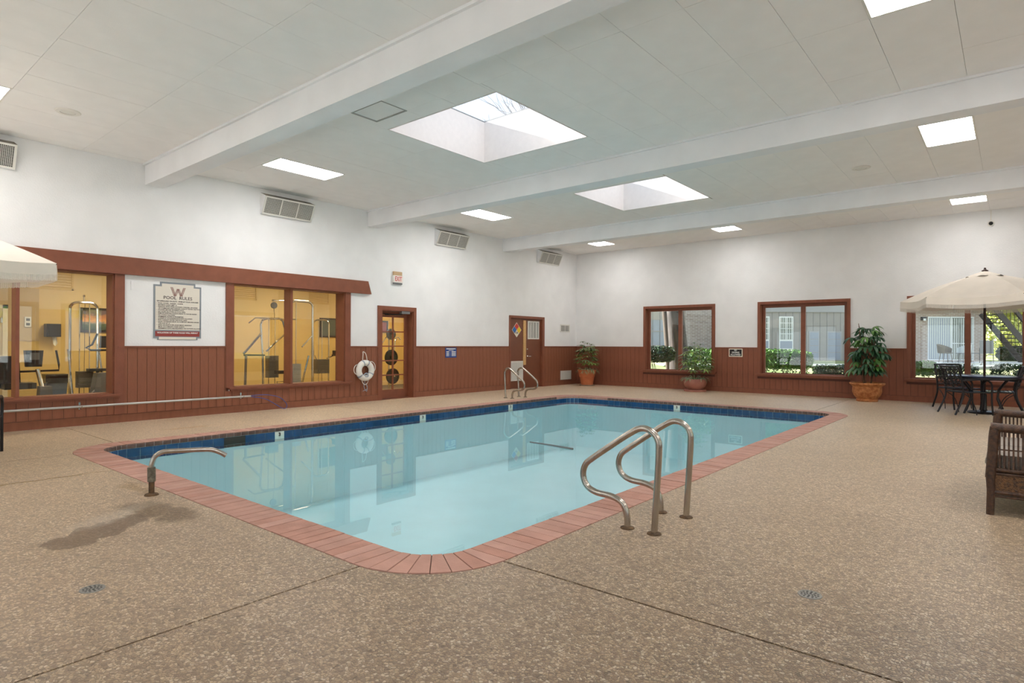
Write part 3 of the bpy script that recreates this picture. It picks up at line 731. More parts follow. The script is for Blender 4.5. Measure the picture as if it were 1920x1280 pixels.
for k,(a,b) in enumerate(((-.75,-.46),(3.801,4.079),(8.286,8.57),(12.91,13.19))):
    m=MB().box(LX,RX,a,b,BD,CZ+.012).box(LX,RX,a-.035,a,CZ-.03,CZ+.012)
    struct(m.build('trim_%d'%(6+k),M['beam']))
# ceiling lights
LN=['long recessed ceiling light panel at the far left edge over the gym windows','long recessed ceiling light panel above the pool rules notice','long recessed ceiling light panel in front of the second small wall vent box','small square ceiling light panel nearest the room corner','small square ceiling light panel over the leftmost back window','small square ceiling light panel above the right parasol','warm ceiling light panel on the right between two beams','warm ceiling light panel at the top right edge of view','ceiling light panel over the camera end of the room','ceiling light panel behind the nearest beam','ceiling light panel along the right wall']
for l in lights:
    x0_,x1_,y0_,y1_=l[:4]; t=thing('ceiling_light',LN[l[4]]+({.47:', nearest the added front glazing',5.03:', in the second bay',9.70:', in the third bay'}[l[2]] if l[4]==10 else ''),'ceiling light',((x0_+x1_)/2,(y0_+y1_)/2,CZ),0,'recessed ceiling light panels')
    f=.022; m=MB().box(x0_,x1_,y0_,y0_+f,CZ-.004,CZ+.012).box(x0_,x1_,y1_-f,y1_,CZ-.004,CZ+.012).box(x0_,x0_+f,y0_+f,y1_-f,CZ-.004,CZ+.012).box(x1_-f,x1_,y0_+f,y1_-f,CZ-.004,CZ+.012)
    m.build('light_frame',M['white'],t,True)
    MB().box(x0_+f,x1_-f,y0_+f,y1_-f,CZ+.001,CZ+.006).build('diffuser',M['lamp'],t,True)
# hatch
t=thing('ceiling_hatch','sunken square access panel in the ceiling beside the larger skylight','hatch',(-6.22,4.82,CZ))
MB().box(hatch[0],hatch[1],hatch[2],hatch[3],CZ+.009,CZ+.0135).build('hatch_panel',M['ceil'],t,True)
m=MB(); f=.012
for b in ((hatch[0],hatch[1],hatch[2],hatch[2]+f),(hatch[0],hatch[1],hatch[3]-f,hatch[3]),(hatch[0],hatch[0]+f,hatch[2]+f,hatch[3]-f),(hatch[1]-f,hatch[1],hatch[2]+f,hatch[3]-f)): m.box(*b,CZ-.006,CZ+.009)
m.build('hatch_frame',M['seam'],t,True)
# skylights
for nm,(a,b,c,d) in (('square skylight well with clear glass over the middle of the pool, the larger in view',sky1),('square skylight well between the second and third beams, the farther and smaller',sky2)):
    t=thing('skylight',nm,'skylight',((a+b)/2,(c+d)/2,CZ),0); T=4.885; e=.02
    MB().box(a,a+e,c,d,CZ-.002,T).box(b-e,b,c,d,CZ-.002,T).box(a+e,b-e,c,c+e,CZ-.002,T).box(a+e,b-e,d-e,d,CZ-.002,T).build('shaft',M['shaft'],t,True)
    MB().box(a-.05,b+.05,c-.05,c,4.63,T+.03).box(a-.05,b+.05,d,d+.05,4.63,T+.03).box(a-.05,a,c,d,4.63,T+.03).box(b,b+.05,c,d,4.63,T+.03).build('curb',M['roofing'],t,True)
    MB().box(a,b,c,d,T+.001,T+.009).build('glass_pane',M['skyglass'],t,True)
# recessed round speakers
for (x,y),lb in (((-9.33,2.31),'round white recessed ceiling speaker near the left wall and first beam'),((-1.95,11.4),'round white recessed ceiling speaker between the second and third beams')):
    t=thing('ceiling_speaker',lb,'speaker',(x,y,CZ))
    MB().lathe([(.085,-.012),(.13,-.012),(.142,-.004),(.142,0),(.085,0)],36,ring=True).build('trim_ring',M['white'],t)
    MB().lathe([(0,-.018),(.05,-.016),(.084,-.006),(.084,0)],36).build('speaker_grille',M['whitegrille'],t,smooth=True)
t=thing('security_camera','small dark dome security camera high on the back wall at right','camera',(-.376,BY,3.936))
MB().lathe([(0,0),(.06,0),(.06,.03),(.05,.035)],24,mx=Matrix.Rotation(R(90),4,'X')).build('housing',M['white'],t,smooth=True)
MB().lathe([(.04,.03),(.036,.055),(.02,.07),(0,.074)],20,mx=Matrix.Rotation(R(90),4,'X')).build('dome',M['black'],t,smooth=True)
MB().box(-.012,.012,-.02,0,.06,.29).build('conduit',M['white'],t)

# wall vent boxes (tilted supply grilles)
def ventbox(y0,y1,label):
    t=thing('wall_vent_box',label,'vent',(LX,(y0+y1)/2,3.77),0,'supply air boxes high on the left wall')
    w=y1-y0; zt=4.15; 
    # side profile (x out, z): back top, front top, front bottom, back bottom
    P=[(0,.385),(.205,.30),(.05,-.02),(0,-.02)]
    m=MB(); n=4
    vs=[(x,-w/2,z) for x,z in P]+[(x,w/2,z) for x,z in P]
    m.add(vs,[(0,1,2,3),(7,6,5,4),(0,4,5,1),(3,2,6,7),(1,5,6,2)]); m.m=[0,0,1,0,0]; m.build('duct_box',[M['beam'],M['dusty']],t)
    A=Vector((.205,0,.30)); B=Vector((.05,0,-.02)); dn=(B-A); L=dn.length; dn.normalize(); out=Vector((-dn.z,0,dn.x)) ; 
    if out.x<0: out=-out
    mx=Matrix.Identity(4)
    for i in range(3): mx[i][0]=(0,1,0)[i]; mx[i][1]=dn[i]; mx[i][2]=out[i]; mx[i][3]=A[i]
    f=.03; h=w/2
    m=MB(); m.box(-h,h,0,f,0,.014,mx=mx).box(-h,h,L-f,L,0,.014,mx=mx).box(-h,-h+f,f,L-f,0,.014,mx=mx).box(h-f,h,f,L-f,0,.014,mx=mx)
    for k in (1,2): c=-h+w*k/3; m.box(c-.011,c+.011,f,L-f,0,.014,mx=mx)
    m.build('grille_frame',M['whitegrille'],t)
    MB().box(-h+f,h-f,f,L-f,.001,.002,mx=mx).build('backing',M['dark'],t)
    m=MB()
    for k in range(1,48): c=-h+f+(w-2*f)*k/48; m.box(c-.002,c+.002,f,L-f,.003,.008,mx=mx)
    for k in range(1,14): c=f+(L-2*f)*k/14; m.box(-h+f,h-f,c-.002,c+.002,.004,.009,mx=mx)
    m.build('grid_louvre',M['whitegrille'],t,kind='stuff')
ventbox(5.79,6.84,'white tilted vent box with three grilles right of the nearest beam end')
ventbox(10.3,11.35,'white tilted vent box with three grilles between the second and third beams')
ventbox(14.5,15.55,'white tilted vent box with three grilles nearest the room corner')
ventbox(1.05,2.1,'white tilted vent box cut by the left edge of the picture')

# ================================================================= SIGNS on left wall
def yz(u): return u
t=thing('pool_rules_notice','cream pool rules notice with stepped grey border and red foot band','sign',(LX,4.35,1.25))
import math as _m
sx=LX+.002
y0_,y1_=3.935,4.705
zt0,zt1=2.26,2.31      # shoulder, top
zb0,zb1=1.36,1.33
def poly(pts,x,th,m,name,par):
    n=len(pts); return MB().add([(x,y,z) for y,z in pts]+[(x+th,y,z) for y,z in pts],[tuple(range(n-1,-1,-1)),tuple(range(n,2*n)),]+[(i,(i+1)%n,n+(i+1)%n,n+i) for i in range(n)]).build(name,m,par,True)
outer=[(y0_,zb0),(y0_+.06,zb0),(y0_+.06,zb1),(y1_-.06,zb1),(y1_-.06,zb0),(y1_,zb0),(y1_,zt0),(y1_-.10,zt0),(y1_-.10,zt1),(y0_+.10,zt1),(y0_+.10,zt0),(y0_,zt0)]
poly(outer,sx,.006,M['signgrey'],'border_plate',t)
k=.028
inner=[(y0_+k,1.50),(y1_-k,1.50),(y1_-k,zt0-k),(y1_-.10-k,zt0-k),(y1_-.10-k,zt1-k),(y0_+.10+k,zt1-k),(y0_+.10+k,zt0-k),(y0_+k,zt0-k)]
poly(inner,sx+.006,.002,M['signcream'],'face_panel',t)
poly([(y0_+k,zb0+.03),(y1_-k,zb0+.03),(y1_-k,1.478),(y0_+k,1.478)],sx+.006,.002,M['signred'],'foot_band',t)
poly([(y0_+.085,zb1+.008),(y1_-.085,zb1+.008),(y1_-.085,zb0+.02),(y0_+.085,zb0+.02)],sx+.006,.002,M['signcream'],'foot_tab',t)
ym=(y0_+y1_)/2
fr_=lambda y,z: frame((sx+.0095,y,z),(0,1,0),(0,0,1))
# striped W emblem
em=MB()
for off in (-.018,-.009,0,.009,.018):
    pts=[(-.105+off,.075),(-.05+off,-.075),(0+off,.05),(.05+off,-.075),(.105+off,.075)]
    for (a,b),(c,d) in zip(pts[:-1],pts[1:]): em.tube([(sx+.009,ym+a,2.155+b),(sx+.009,ym+c,2.155+d)],.0019,4)
em.build('emblem',M['inkred'],t,True)
text(t,'POOL  RULES',.075,fr_(ym,2.045),M['ink'],fit=.46,bold=.001)
text(t,'NO LIFEGUARD ON DUTY.  SWIM AT YOUR OWN RISK',.03,fr_(ym,1.985),M['ink'],fit=.67,bold=.0006)
lines=['•  POOL HOURS:  10:00AM - 10:00PM','•  BATHING LOAD LIMIT 10','•  PERSONS WITH OPEN WOUNDS, DISEASES, OR SORES','    OF COMMUNICABLE DISEASE CANNOT ENTER THE POOL','•  SHOWER BEFORE ENTERING POOL','•  NO GLASS ALLOWED IN POOL AREA','•  REMOVE SUNTAN LOTION PRIOR TO WATER ENTRY','•  NO DIVING ALLOWED','•  SWIMMING ALONE IS PROHIBITED','•  HORSEPLAY IS DANGEROUS & NOT ALLOWED','•  PETS CANNOT ENTER THE POOL AREA','•  LEGAL GUARDIAN MUST ACCOMPANY MINORS UNDER','    THE AGE OF 14','•  ONLY (2) GUESTS PER APARTMENT. RESIDENT','    MUST ACCOMPANY THEIR GUESTS','    SWIMMING SUITS ARE REQUIRED. NO CUTOFFS ALLOWED']
for i,s in enumerate(lines):
    text(t,s,.0262,fr_(y0_+.045,1.948-i*.0282),M['ink'],align='LEFT',bold=.0004)
text(t,'VIOLATION OF THESE RULES WILL RESULT',.034,fr_(ym,1.45),M['inkwhite'],fit=.66,bold=.001)
# exit sign
t=thing('exit_sign','small white EXIT sign with red letters under a tan box above the glazed door','sign',(LX,9.1,2.66))
MB().box(LX,LX+.05,8.99,9.23,2.865,2.955).build('battery_box',M['tan'],t,True)
MB().box(LX,LX+.06,8.975,9.245,2.70,2.865).build('sign_housing',M['white'],t,True)
MB().box(LX+.06,LX+.062,8.985,9.235,2.71,2.857).build('sign_face',M['exitface'],t,True)
MB().box(LX,LX+.045,8.99,9.24,2.66,2.70).build('lower_lens',M['grey'],t,True)
text(t,'EXIT',.15,frame((LX+.063,9.11,2.783),(0,1,0),(0,0,1)),M['exitred'],fit=.20,bold=.003)
# blue notice
t=thing('blue_notice','small blue notice with white lines on the brown wainscot between the two doors','sign',(LX+.016,10.865,.934))
MB().box(LX+.016,LX+.022,10.668,11.063,.934,1.19).build('plate',M['blue'],t,True)
m=MB(); X_=LX+.022
m.box(X_,X_+.002,10.70,11.03,1.148,1.17).box(X_,X_+.002,10.78,10.95,1.115,1.128)
for r_ in range(4):
    z=1.078-r_*.034; m.box(X_,X_+.002,10.70,10.795,z,z+.018).box(X_,X_+.002,10.83,10.845,z+.004,z+.012).box(X_,X_+.002,10.885,11.035,z,z+.018)
m.build('printed_lines',M['inkwhite'],t,True)
# no diving
t=thing('no_diving_sign','black NO DIVING ALLOWED plaque with cream border between the two left back windows','sign',(-5.84,BY-.016,.965))
MB().box(-6.025,-5.655,BY-.028,BY-.016,.965,1.19).build('border_frame',M['hazwhite'],t,True)
MB().box(-6.003,-5.677,BY-.031,BY-.028,.987,1.168).build('face_panel',M['black'],t,True)
for s,z,f_ in (('NO',1.142,.07),('DIVING',1.083,.20),('ALLOWED',1.023,.28)):
    text(t,s,.062,frame((-5.84,BY-.032,z),(1,0,0),(0,0,1)),M['inkwhite'],fit=f_,bold=.0015)
# blank wall plate
t=MB().box(LX,LX+.01,3.60,3.70,2.14,2.28).build('blank_wall_plate',M['wall']); tag(t,'blank white cover plate left of the pool rules notice','wall plate')

# life ring
t=thing('life_ring','white life ring with grey bands hanging on the wainscot beside the glazed door','life ring',(LX+.016,8.165,.45))
cy_,cz_,xx=8.165,.69,LX+.085
def ringpt(a,r,x=xx): return (x,cy_+r*math.sin(a),cz_+r*math.cos(a))
MB().tube([ringpt(2*PI*i/40,.168) for i in range(40)],.066,14,closed=True).build('buoy_ring',M['ringwhite'],t,True,True)
for a in (-.36,.36,2.05,4.05):
    MB().tube([ringpt(a-.085+.17*i/4,.168) for i in range(5)],.0675,14,caps=False).build('band',M['ringgrey'],t,True,True)
rp=MB()
rp.tube(smoothpath([ringpt(-.3,.22),(xx,cy_-.055,cz_+.36),(xx-.03,cy_-.03,cz_+.415),(xx,cy_+.02,cz_+.36),ringpt(.25,.22)]),.008,6)
for a0,a1,rr in ((4.3,5.4,.295),(.55,1.75,.29),(2.7,3.55,.31)):
    rp.tube(smoothpath([ringpt(a0,.225),ringpt(a0+.25,rr-.02),ringpt((a0+a1)/2,rr),ringpt(a1-.25,rr-.02),ringpt(a1,.225)]),.008,6)
rp.build('grab_rope',M['rope'],t,True,True)
MB().tube(smoothpath([(xx,cy_+.0,cz_-.22),(xx,cy_-.03,cz_-.35),(xx,cy_+.04,cz_-.46),(xx,cy_+.06,cz_-.36),(xx,cy_+.02,cz_-.28)]),.007,6).tube(smoothpath([(xx,cy_+.02,cz_-.28),(xx+.01,cy_+.05,cz_-.40),(xx,cy_-.06,cz_-.45)]),.006,6).tube(smoothpath([(xx+.05,cy_-.07,cz_-.1),(xx+.06,cy_-.02,cz_-.06),(xx+.05,cy_+.04,cz_-.09),(xx+.06,cy_+.03,cz_-.13),(xx+.055,cy_-.04,cz_-.13)]),.014,6).build('throw_line',M['ringgrey'],t,True,True)

# pole with hook loop along the left wall
t=thing('rescue_pole','long pale pole with blue shepherd hook loop hung low along the left wall','pole',(LX+.05,2.0,.28))
px=LX+.11
MB().tube([(px,-2.9,.305),(px,1.3,.304),(px,5.56,.292)],.019,10).build('shaft',M['pipe'],t,True,True)
MB().tube(smoothpath([(px,5.53,.30),(px,5.85,.30),(px,6.12,.24),(px,6.27,.12),(px,6.29,.03),(px,6.22,.01),(px,6.1,.075),(px,5.85,.22),(px,5.53,.29)]),.006,6).build('hook_loop',M['bluecord'],t,True,True)
for y in (5.42,2.9,.2):
    q=thing('pole_hook',{5.42:'small steel hook holding the tip end of the rescue pole',2.9:'small steel hook under the first gym window holding the rescue pole',.2:'small steel hook holding the off-view end of the rescue pole'}[y],'hook',(LX+.016,y,.25))
    MB().box(LX+.016,LX+.02,y-.012,y+.012,.25,.36).tube(smoothpath([(LX+.02,y,.30),(LX+.06,y,.262),(LX+.12,y,.270),(LX+.145,y,.305)]),.006,6).build('hook',M['chrome'],q,True,True)

# ================================================================= RAILS, SPOUT, DRAINS
prof=[(-2.072,0),(-2.073,.07),(-2.09,.135),(-2.13,.18),(-2.21,.203),(-2.33,.212),(-2.41,.25),(-2.44,.325),(-2.418,.402),(-2.355,.457),(-2.21,.56),(-2.06,.662),(-1.97,.707),(-1.895,.695),(-1.845,.64),(-1.836,.553),(-1.85,.3),(-1.868,0)]
def rails(name,label,ys,fx,part):
    t=thing(name,label,'handrail',(fx(-2.07),sum(ys)/2,0))
    for y in ys:
        pts=[(fx(a),y,b) for a,b in prof]
        MB().tube(smoothpath(pts,5),.0225,14).build('rail_tube',M['steel'],t,True,True)
        for a in (-2.072,-1.868): MB().lathe([(.024,.0),(.05,.0),(.046,.008),(.026,.014)],20,cx=fx(a),cy=y).build('floor_flange',M['rust'],t,True,True)
    return t
rails('pool_grab_rail','pair of stainless grab rails at the near right edge of the pool',(3.77,4.29),lambda a:a,None)
rails('pool_grab_rail','pair of stainless grab rails on the far pool edge before the utility door',(10.98,11.48),lambda a:-9.30+(-1.87-a),None)
t=thing('water_spout','bent steel water spout with a corroded sleeve over the near left coping','spout',(-5.57,1.975,0))
MB().tube([(-5.57,1.975,0),(-5.57,1.975,.16)],.022,14).build('lower_pipe',M['rust'],t,True,True)
MB().tube([(-5.57,1.975,.115),(-5.57,1.973,.235)],.031,14).build('coupling',M['sleeve'],t,True,True)
MB().tube(smoothpath([(-5.57,1.973,.22),(-5.568,1.978,.27),(-5.562,2.0,.325),(-5.55,2.045,.353),(-5.53,2.10,.358),(-5.44,2.32,.352),(-5.41,2.40,.343),(-5.38,2.46,.315),(-5.36,2.50,.285)],5),.0205,14).build('spout_tube',M['steel'],t,True,True)
MB().lathe([(.03,0),(.055,0),(.05,.012),(.026,.02)],16,cx=-5.57,cy=1.975).build('base_collar',M['rust'],t,True,True)
for (x,y),lb in (((-3.679,1.026),'round grey perforated floor drain in the near left deck'),((-.80,3.373),'round grey perforated floor drain in the right deck beyond the grab rail')):
    t=thing('floor_drain',lb,'drain',(x,y,.0)); t.scale=(.66,.66,1)
    MB().lathe([(.072,0),(.088,0),(.086,.004),(.074,.004)],32,ring=True).build('drain_rim',M['drain'],t)
    MB().lathe([(0,0),(.074,0),(.074,.003),(0,.003)],32).build('drain_grate',M['drain'],t)
    m=MB()
    for rr,nn in ((.018,4),(.038,8),(.060,12)):
        for k in range(nn): m.lathe([(0,.003),(.009,.003),(.009,.0038),(0,.0038)],8,cx=rr*math.cos(2*PI*k/nn),cy=rr*math.sin(2*PI*k/nn))
    m.build('drain_hole',M['black'],t,kind='stuff')

# ================================================================= PLANTS
def pot(t,prof,m,name='pot',soil=None,n=40):
    MB().lathe(prof,n).build(name,m,t,smooth=True)
    if soil: MB().lathe([(0,soil[1]),(soil[0],soil[1])],24).build('soil',M['soil'],t)
def leaflet(m,base,dirv,L,W,droop,n=5,twist=0):
    """drooping strap leaflet: base point, outward dir (unit), droop"""
    d=Vector(dirv).normalized(); side=d.cross(Vector((0,0,1)))
    if side.length<1e-4: side=Vector((1,0,0))
    side.normalize(); p=Vector(base); vs=[]; 
    cur=d.copy()
    for i in range(n+1):
        t_=i/n; w=W*(.28+.9*math.sin(PI*min(1,t_*.93+.05)))*.5 if i<n else 0.001
        vs+= [p-side*w, p+side*w]
        cur=(cur+Vector((0,0,-droop/n))).normalized(); p=p+cur*(L/n)
    return m.add(vs,[(2*i,2*i+1,2*i+3,2*i+2) for i in range(n)])
def fanmesh(seed,nl,L,W,m,petiole=.12,spread=230,droop=1.3,up=.2):
    rnd=random.Random(seed); b=MB(); tip=Vector((petiole,0,petiole*up))
    b.tube([(0,0,0),(petiole*.5,0,petiole*up*.8),tuple(tip)],.003,4)
    for k in range(nl):
        a=R(-spread/2+spread*k/(nl-1)+rnd.uniform(-6,6)); l=L*(.75+.3*math.cos(a*.6))*rnd.uniform(.9,1.08)
        leaflet(b,tip,(math.cos(a),math.sin(a),.35+rnd.uniform(-.1,.15)),l,W,droop*rnd.uniform(.85,1.2))
    return b.mesh('leaf',m)
def palm(loc):
    t=thing('potted_palm','tall fan palm in a wide antiqued terracotta urn between the right back windows','potted plant',loc)
    pot(t,[(0,0),(.215,0),(.225,.03),(.21,.06),(.215,.065),(.27,.13),(.302,.22),(.30,.34),(.302,.345),(.315,.36),(.35,.385),(.365,.40),(.365,.425),(.35,.435),(.315,.43),(.29,.40),(.28,.38)],M['terra3'],'urn',(.29,.39))
    rnd=random.Random(11); canes=[]
    for k in range(9):
        a=rnd.uniform(0,2*PI); r=rnd.uniform(.02,.10); h=rnd.uniform(.75,1.28) if k>2 else 1.3+.06*k
        p0=(r*math.cos(a),r*math.sin(a),.38); p1=(r*1.6*math.cos(a),r*1.6*math.sin(a),.38+h*.6); p2=(r*2.0*math.cos(a)+rnd.uniform(-.05,.05),r*2.0*math.sin(a)+rnd.uniform(-.05,.05),.38+h)
        pts=bez(p0,p1,p2,6); canes.append(pts); MB().tube(pts,.011,6,r2=.007).build('cane',M['cane'],t,smooth=True)
    meshes=[fanmesh(50+i,7+i%2,.25,.052,M[('leafd','leafm','leafd')[i%3]],petiole=.17+.04*(i%3),droop=2.1,spread=270,up=.45) for i in range(9)]
    k=0
    for z in [.62,.68,.74,.80,.87,.93,1.0,1.06,1.13,1.2,1.27,1.34,1.42,1.5,1.57]:
        rr={0:.0}.get(0); cnt_=4 if z<1.35 else 3
        for j in range(cnt_):
            a=k*2.399+rnd.uniform(-.3,.3); k+=1
            rad=.05 if z<1.4 else .02
            tilt=rnd.uniform(-.25,.1) if z<1.5 else rnd.uniform(-.6,-.2)
            s=rnd.uniform(.85,1.15)*(1 if z<1.45 else .85)
            inst('leaf',meshes[rnd.randrange(9)],t,(rad*math.cos(a),rad*math.sin(a),z+rnd.uniform(-.03,.03)),(0,tilt,a),(s,s,s))
palm((-2.60,16.03,0))
def aralia(t,z0,zs,seed,spread,tops=0):
    rnd=random.Random(seed); stems=[]
    for k in range(5):
        a=rnd.uniform(0,2*PI); r=.05
        pts=bez((r*math.cos(a),r*math.sin(a),z0-.05),(r*2*math.cos(a),r*2*math.sin(a),z0+.3),(r*3*math.cos(a),r*3*math.sin(a),zs[1]-.05),6)
        MB().tube(pts,.007,5,r2=.004).build('stem',M['cane'],t,smooth=True)
    ms=[fanmesh(seed*10+i,7,.19,.040,M[('leafl','leafl2','leafl')[i%3]],petiole=.12,spread=250,droop=1.2,up=.4) for i in range(6)]
    n=42
    for k in range(n):
        z=zs[0]+(zs[1]-zs[0])*(k/n)**.9; a=k*2.399+rnd.uniform(-.3,.3); f=math.sin(PI*min(.95,(k/n)*.8+.25)); rad=spread*f*rnd.uniform(.25,.62)
        s=rnd.uniform(.8,1.15); inst('leaf',ms[rnd.randrange(6)],t,(rad*math.cos(a),rad*math.sin(a),z),(0,rnd.uniform(-.3,.2),a),(s,s,s))
    for k in range(tops):
        a=k*2.1; pts=bez((0,0,zs[1]-.25),(.05*math.cos(a),.05*math.sin(a),zs[1]),(.16*math.cos(a),.16*math.sin(a),zs[1]+.10+.04*(k%3)),5)
        MB().tube(pts,.003,4).build('stem',M['cane'],t)
        m=MB(); rr=random.Random(k+90)
        for j in range(6): leaflet(m,pts[-1],(math.cos(a+j),math.sin(a+j),.3),.12,.025,1.2,4)
        m.build('leaf',M['leafl2'],t)
def spiderplant(t,z,r,seed,n=120):
    rnd=random.Random(seed); m=MB()
    for k in range(n):
        a=rnd.uniform(0,2*PI); q=rnd.uniform(.05,r)
        leaflet(m,(q*math.cos(a),q*math.sin(a),z),(math.cos(a)*.8+rnd.uniform(-.4,.4),math.sin(a)*.8+rnd.uniform(-.4,.4),rnd.uniform(.6,1.6)),rnd.uniform(.18,.30),.016,rnd.uniform(1.6,2.8),6)
    m.build('spider_plant',M['spider'],t,kind='stuff',label='pale striped spider plant foliage')
t=thing('potted_shrub','tall thin-leaved shrub in an orange ribbed clay pot at the room corner','potted plant',(-10.28,16.08,0))
MB().lathe([(0,0),(.235,0),(.245,.02),(.235,.032),(.2,.03),(0,.026)],36).build('saucer',M['saucer'],t,smooth=True)
pot(t,[(0,.03),(.185,.03),(.205,.14),(.225,.26),(.238,.275),(.238,.285),(.255,.36),(.268,.375),(.268,.385),(.262,.39),(.29,.475),(.30,.49),(.295,.50),(.27,.50),(.25,.45)],M['terra'],'pot',(.255,.465))
spiderplant(t,.47,.24,3); aralia(t,.5,(.62,1.20),4,.36,5)
t=thing('potted_shrub','light green leafy shrub in a low rosy clay bowl under the leftmost back window','potted plant',(-6.80,16.17,0))
MB().lathe([(0,0),(.30,0),(.305,.03),(.295,.055),(.27,.05),(0,.045)],36).build('saucer',M['terra2'],t,smooth=True)
pot(t,[(0,.05),(.19,.05),(.21,.07),(.27,.13),(.305,.21),(.31,.28),(.295,.33),(.285,.345),(.27,.34),(.26,.31)],M['terra2'],'bowl',(.275,.32))
spiderplant(t,.33,.25,5,140); aralia(t,.35,(.5,1.22),6,.48,2)

# ================================================================= UMBRELLAS, TABLE, CHAIRS
def umbrella(label,loc,rot,Rr,ztop,zedge,base=True,polebase=0):
    t=thing('patio_umbrella',label,'umbrella',loc,rot)
    n=6; can=MB(); K=8
    cor=[Vector((Rr*math.cos(2*PI*k/n),Rr*math.sin(2*PI*k/n),zedge)) for k in range(n)]
    apex=Vector((0,0,ztop-.04)); val=MB(); frm=MB()
    for k in range(n):
        A,B=cor[k],cor[(k+1)%n]; pn=MB(); vs=[];rows=8
        for i in range(rows+1):
            s=i/rows
            for j in range(K+1):
                q=j/K; e=A.lerp(B,q); p=apex.lerp(e,s); p.z+= .05*math.sin(PI*s)*1.0 - .045*math.sin(PI*q)*s; 
                mid=(A+B)/2; vs.append(p - Vector((mid.x,mid.y,0)).normalized()*.05*math.sin(PI*q)*s)
        fs=[(i*(K+1)+j,i*(K+1)+j+1,(i+1)*(K+1)+j+1,(i+1)*(K+1)+j) for i in range(rows) for j in range(K)]
        pn.add(vs,fs).build('canopy_panel',M['canvas'],t,smooth=True)
        edge=vs[-(K+1):]; v=MB(); out=((A+B)/2); out=Vector((out.x,out.y,0)).normalized()
        e2=[]
        for j,p in enumerate(edge):
            fl_=.012*math.sin(j*2.1); q=j/K; pin=.02*(1-abs(2*q-1))
            e2.append(Vector(p)+Vector((0,0,-.13))+out*(fl_+.01))
        v.add([tuple(p) for p in edge]+[tuple(p) for p in e2],[(j,j+1,K+1+j+1,K+1+j) for j in range(K)]).build('valance',M['canvas'],t,smooth=True)
        for j in range(K):
            for s in range(14):
                q=(s+.15)/14; q2=(s+.72)/14; p=e2[j].lerp(e2[j+1],q); p2=e2[j].lerp(e2[j+1],q2); dz=-.065-.008*((s*7+j*3)%5)/5
                frm.quad(p,p2,p2+Vector((0,0,dz)),p+Vector((0,0,dz)))
        MB().tube([apex+Vector((0,0,-.03)),apex.lerp(A,.5)+Vector((0,0,.02)),A+Vector((0,0,-.015))],.008,5).build('rib',M['bronze'],t)
    frm.build('fringe',M['fringe'],t,kind='stuff')
    vent=MB(); m_=16; 
    vs=[(0,0,ztop+.0)]+[(.30*math.cos(2*PI*i/24),.30*math.sin(2*PI*i/24),ztop-.125-.014*math.cos(12*PI*i/24)) for i in range(24)]
    vent.add(vs,[(0,1+i,1+(i+1)%24) for i in range(24)]).build('vent_flap',M['canvas'],t,smooth=True)
    MB().tube([(0,0,polebase),(0,0,ztop)],.021,12).build('pole',M['bronze'],t,smooth=True)
    MB().lathe([(.05,ztop-.02),(.055,ztop+.0),(.03,ztop+.012),(.016,ztop+.03),(.02,ztop+.045),(0,ztop+.06)],16).build('finial',M['bronze'],t,smooth=True)
    MB().lathe([(.022,ztop-.62),(.04,ztop-.61),(.04,ztop-.56),(.022,ztop-.55)],12).build('runner_hub',M['bronze'],t)
    for k in range(n): MB().tube([Vector((0,0,ztop-.58)),apex.lerp(cor[k],.55)+Vector((0,0,-.005))],.006,5).build('strut',M['bronze'],t)
    c=MB().tube([(.02,0,.98),(.07,0,.98),(.07,0,.93)],.006,6).tube([(.07,-.0,.93),(.10,0,.93)],.009,6).build('crank_handle',M['chrome'],t)
    if base: MB().lathe([(0,0),(.26,0),(.27,.02),(.25,.035),(.06,.055),(.04,.08),(.04,.36),(.03,.37)],28).build('umbrella_base',M['blackmetal'],t,smooth=True)
    return t
UR=(-.42,14.72,0)
# right parasol: one corner towards lateral -.89, depth -1.4 from its pole
a_c=math.atan2(-.89*math.sin(YAW)-1.4*math.cos(YAW), -.89*math.cos(YAW)+1.4*math.sin(YAW))
umbrella('cream fringed parasol on a dark pole over the round patio table at right',UR,YAW+R(194),1.40,2.74,2.20)
UL=(-6.6*math.cos(YAW)-6.57*math.sin(YAW),-6.6*math.sin(YAW)+6.57*math.cos(YAW),0)
a_l=YAW+R(20)
umbrella('cream fringed parasol reaching in from the left edge of the picture',UL,a_l,1.37,2.72,2.20)
def round_table(loc,label):
    t=thing('patio_table',label,'table',loc)
    m=MB(); 
    MB().lathe([(.024,.70),(.59,.70),(.60,.706),(.60,.716),(.59,.722),(.024,.722)],48).build('tabletop',M['bluemetal'],t,smooth=True)
    MB().lathe([(.56,.665),(.575,.665),(.575,.70),(.56,.70)],48,ring=True).build('apron_ring',M['blackmetal'],t,smooth=True)
    for k in range(4):
        a=PI/4+k*PI/2
        MB().tube([(.53*math.cos(a),.53*math.sin(a),.70),(.30*math.cos(a),.30*math.sin(a),.45),(.28*math.cos(a),.28*math.sin(a),.30),(.42*math.cos(a),.42*math.sin(a),.0)],.018,8).build('leg',M['blackmetal'],t,smooth=True)
    return t
round_table(UR,'round dark metal patio table under the right parasol')
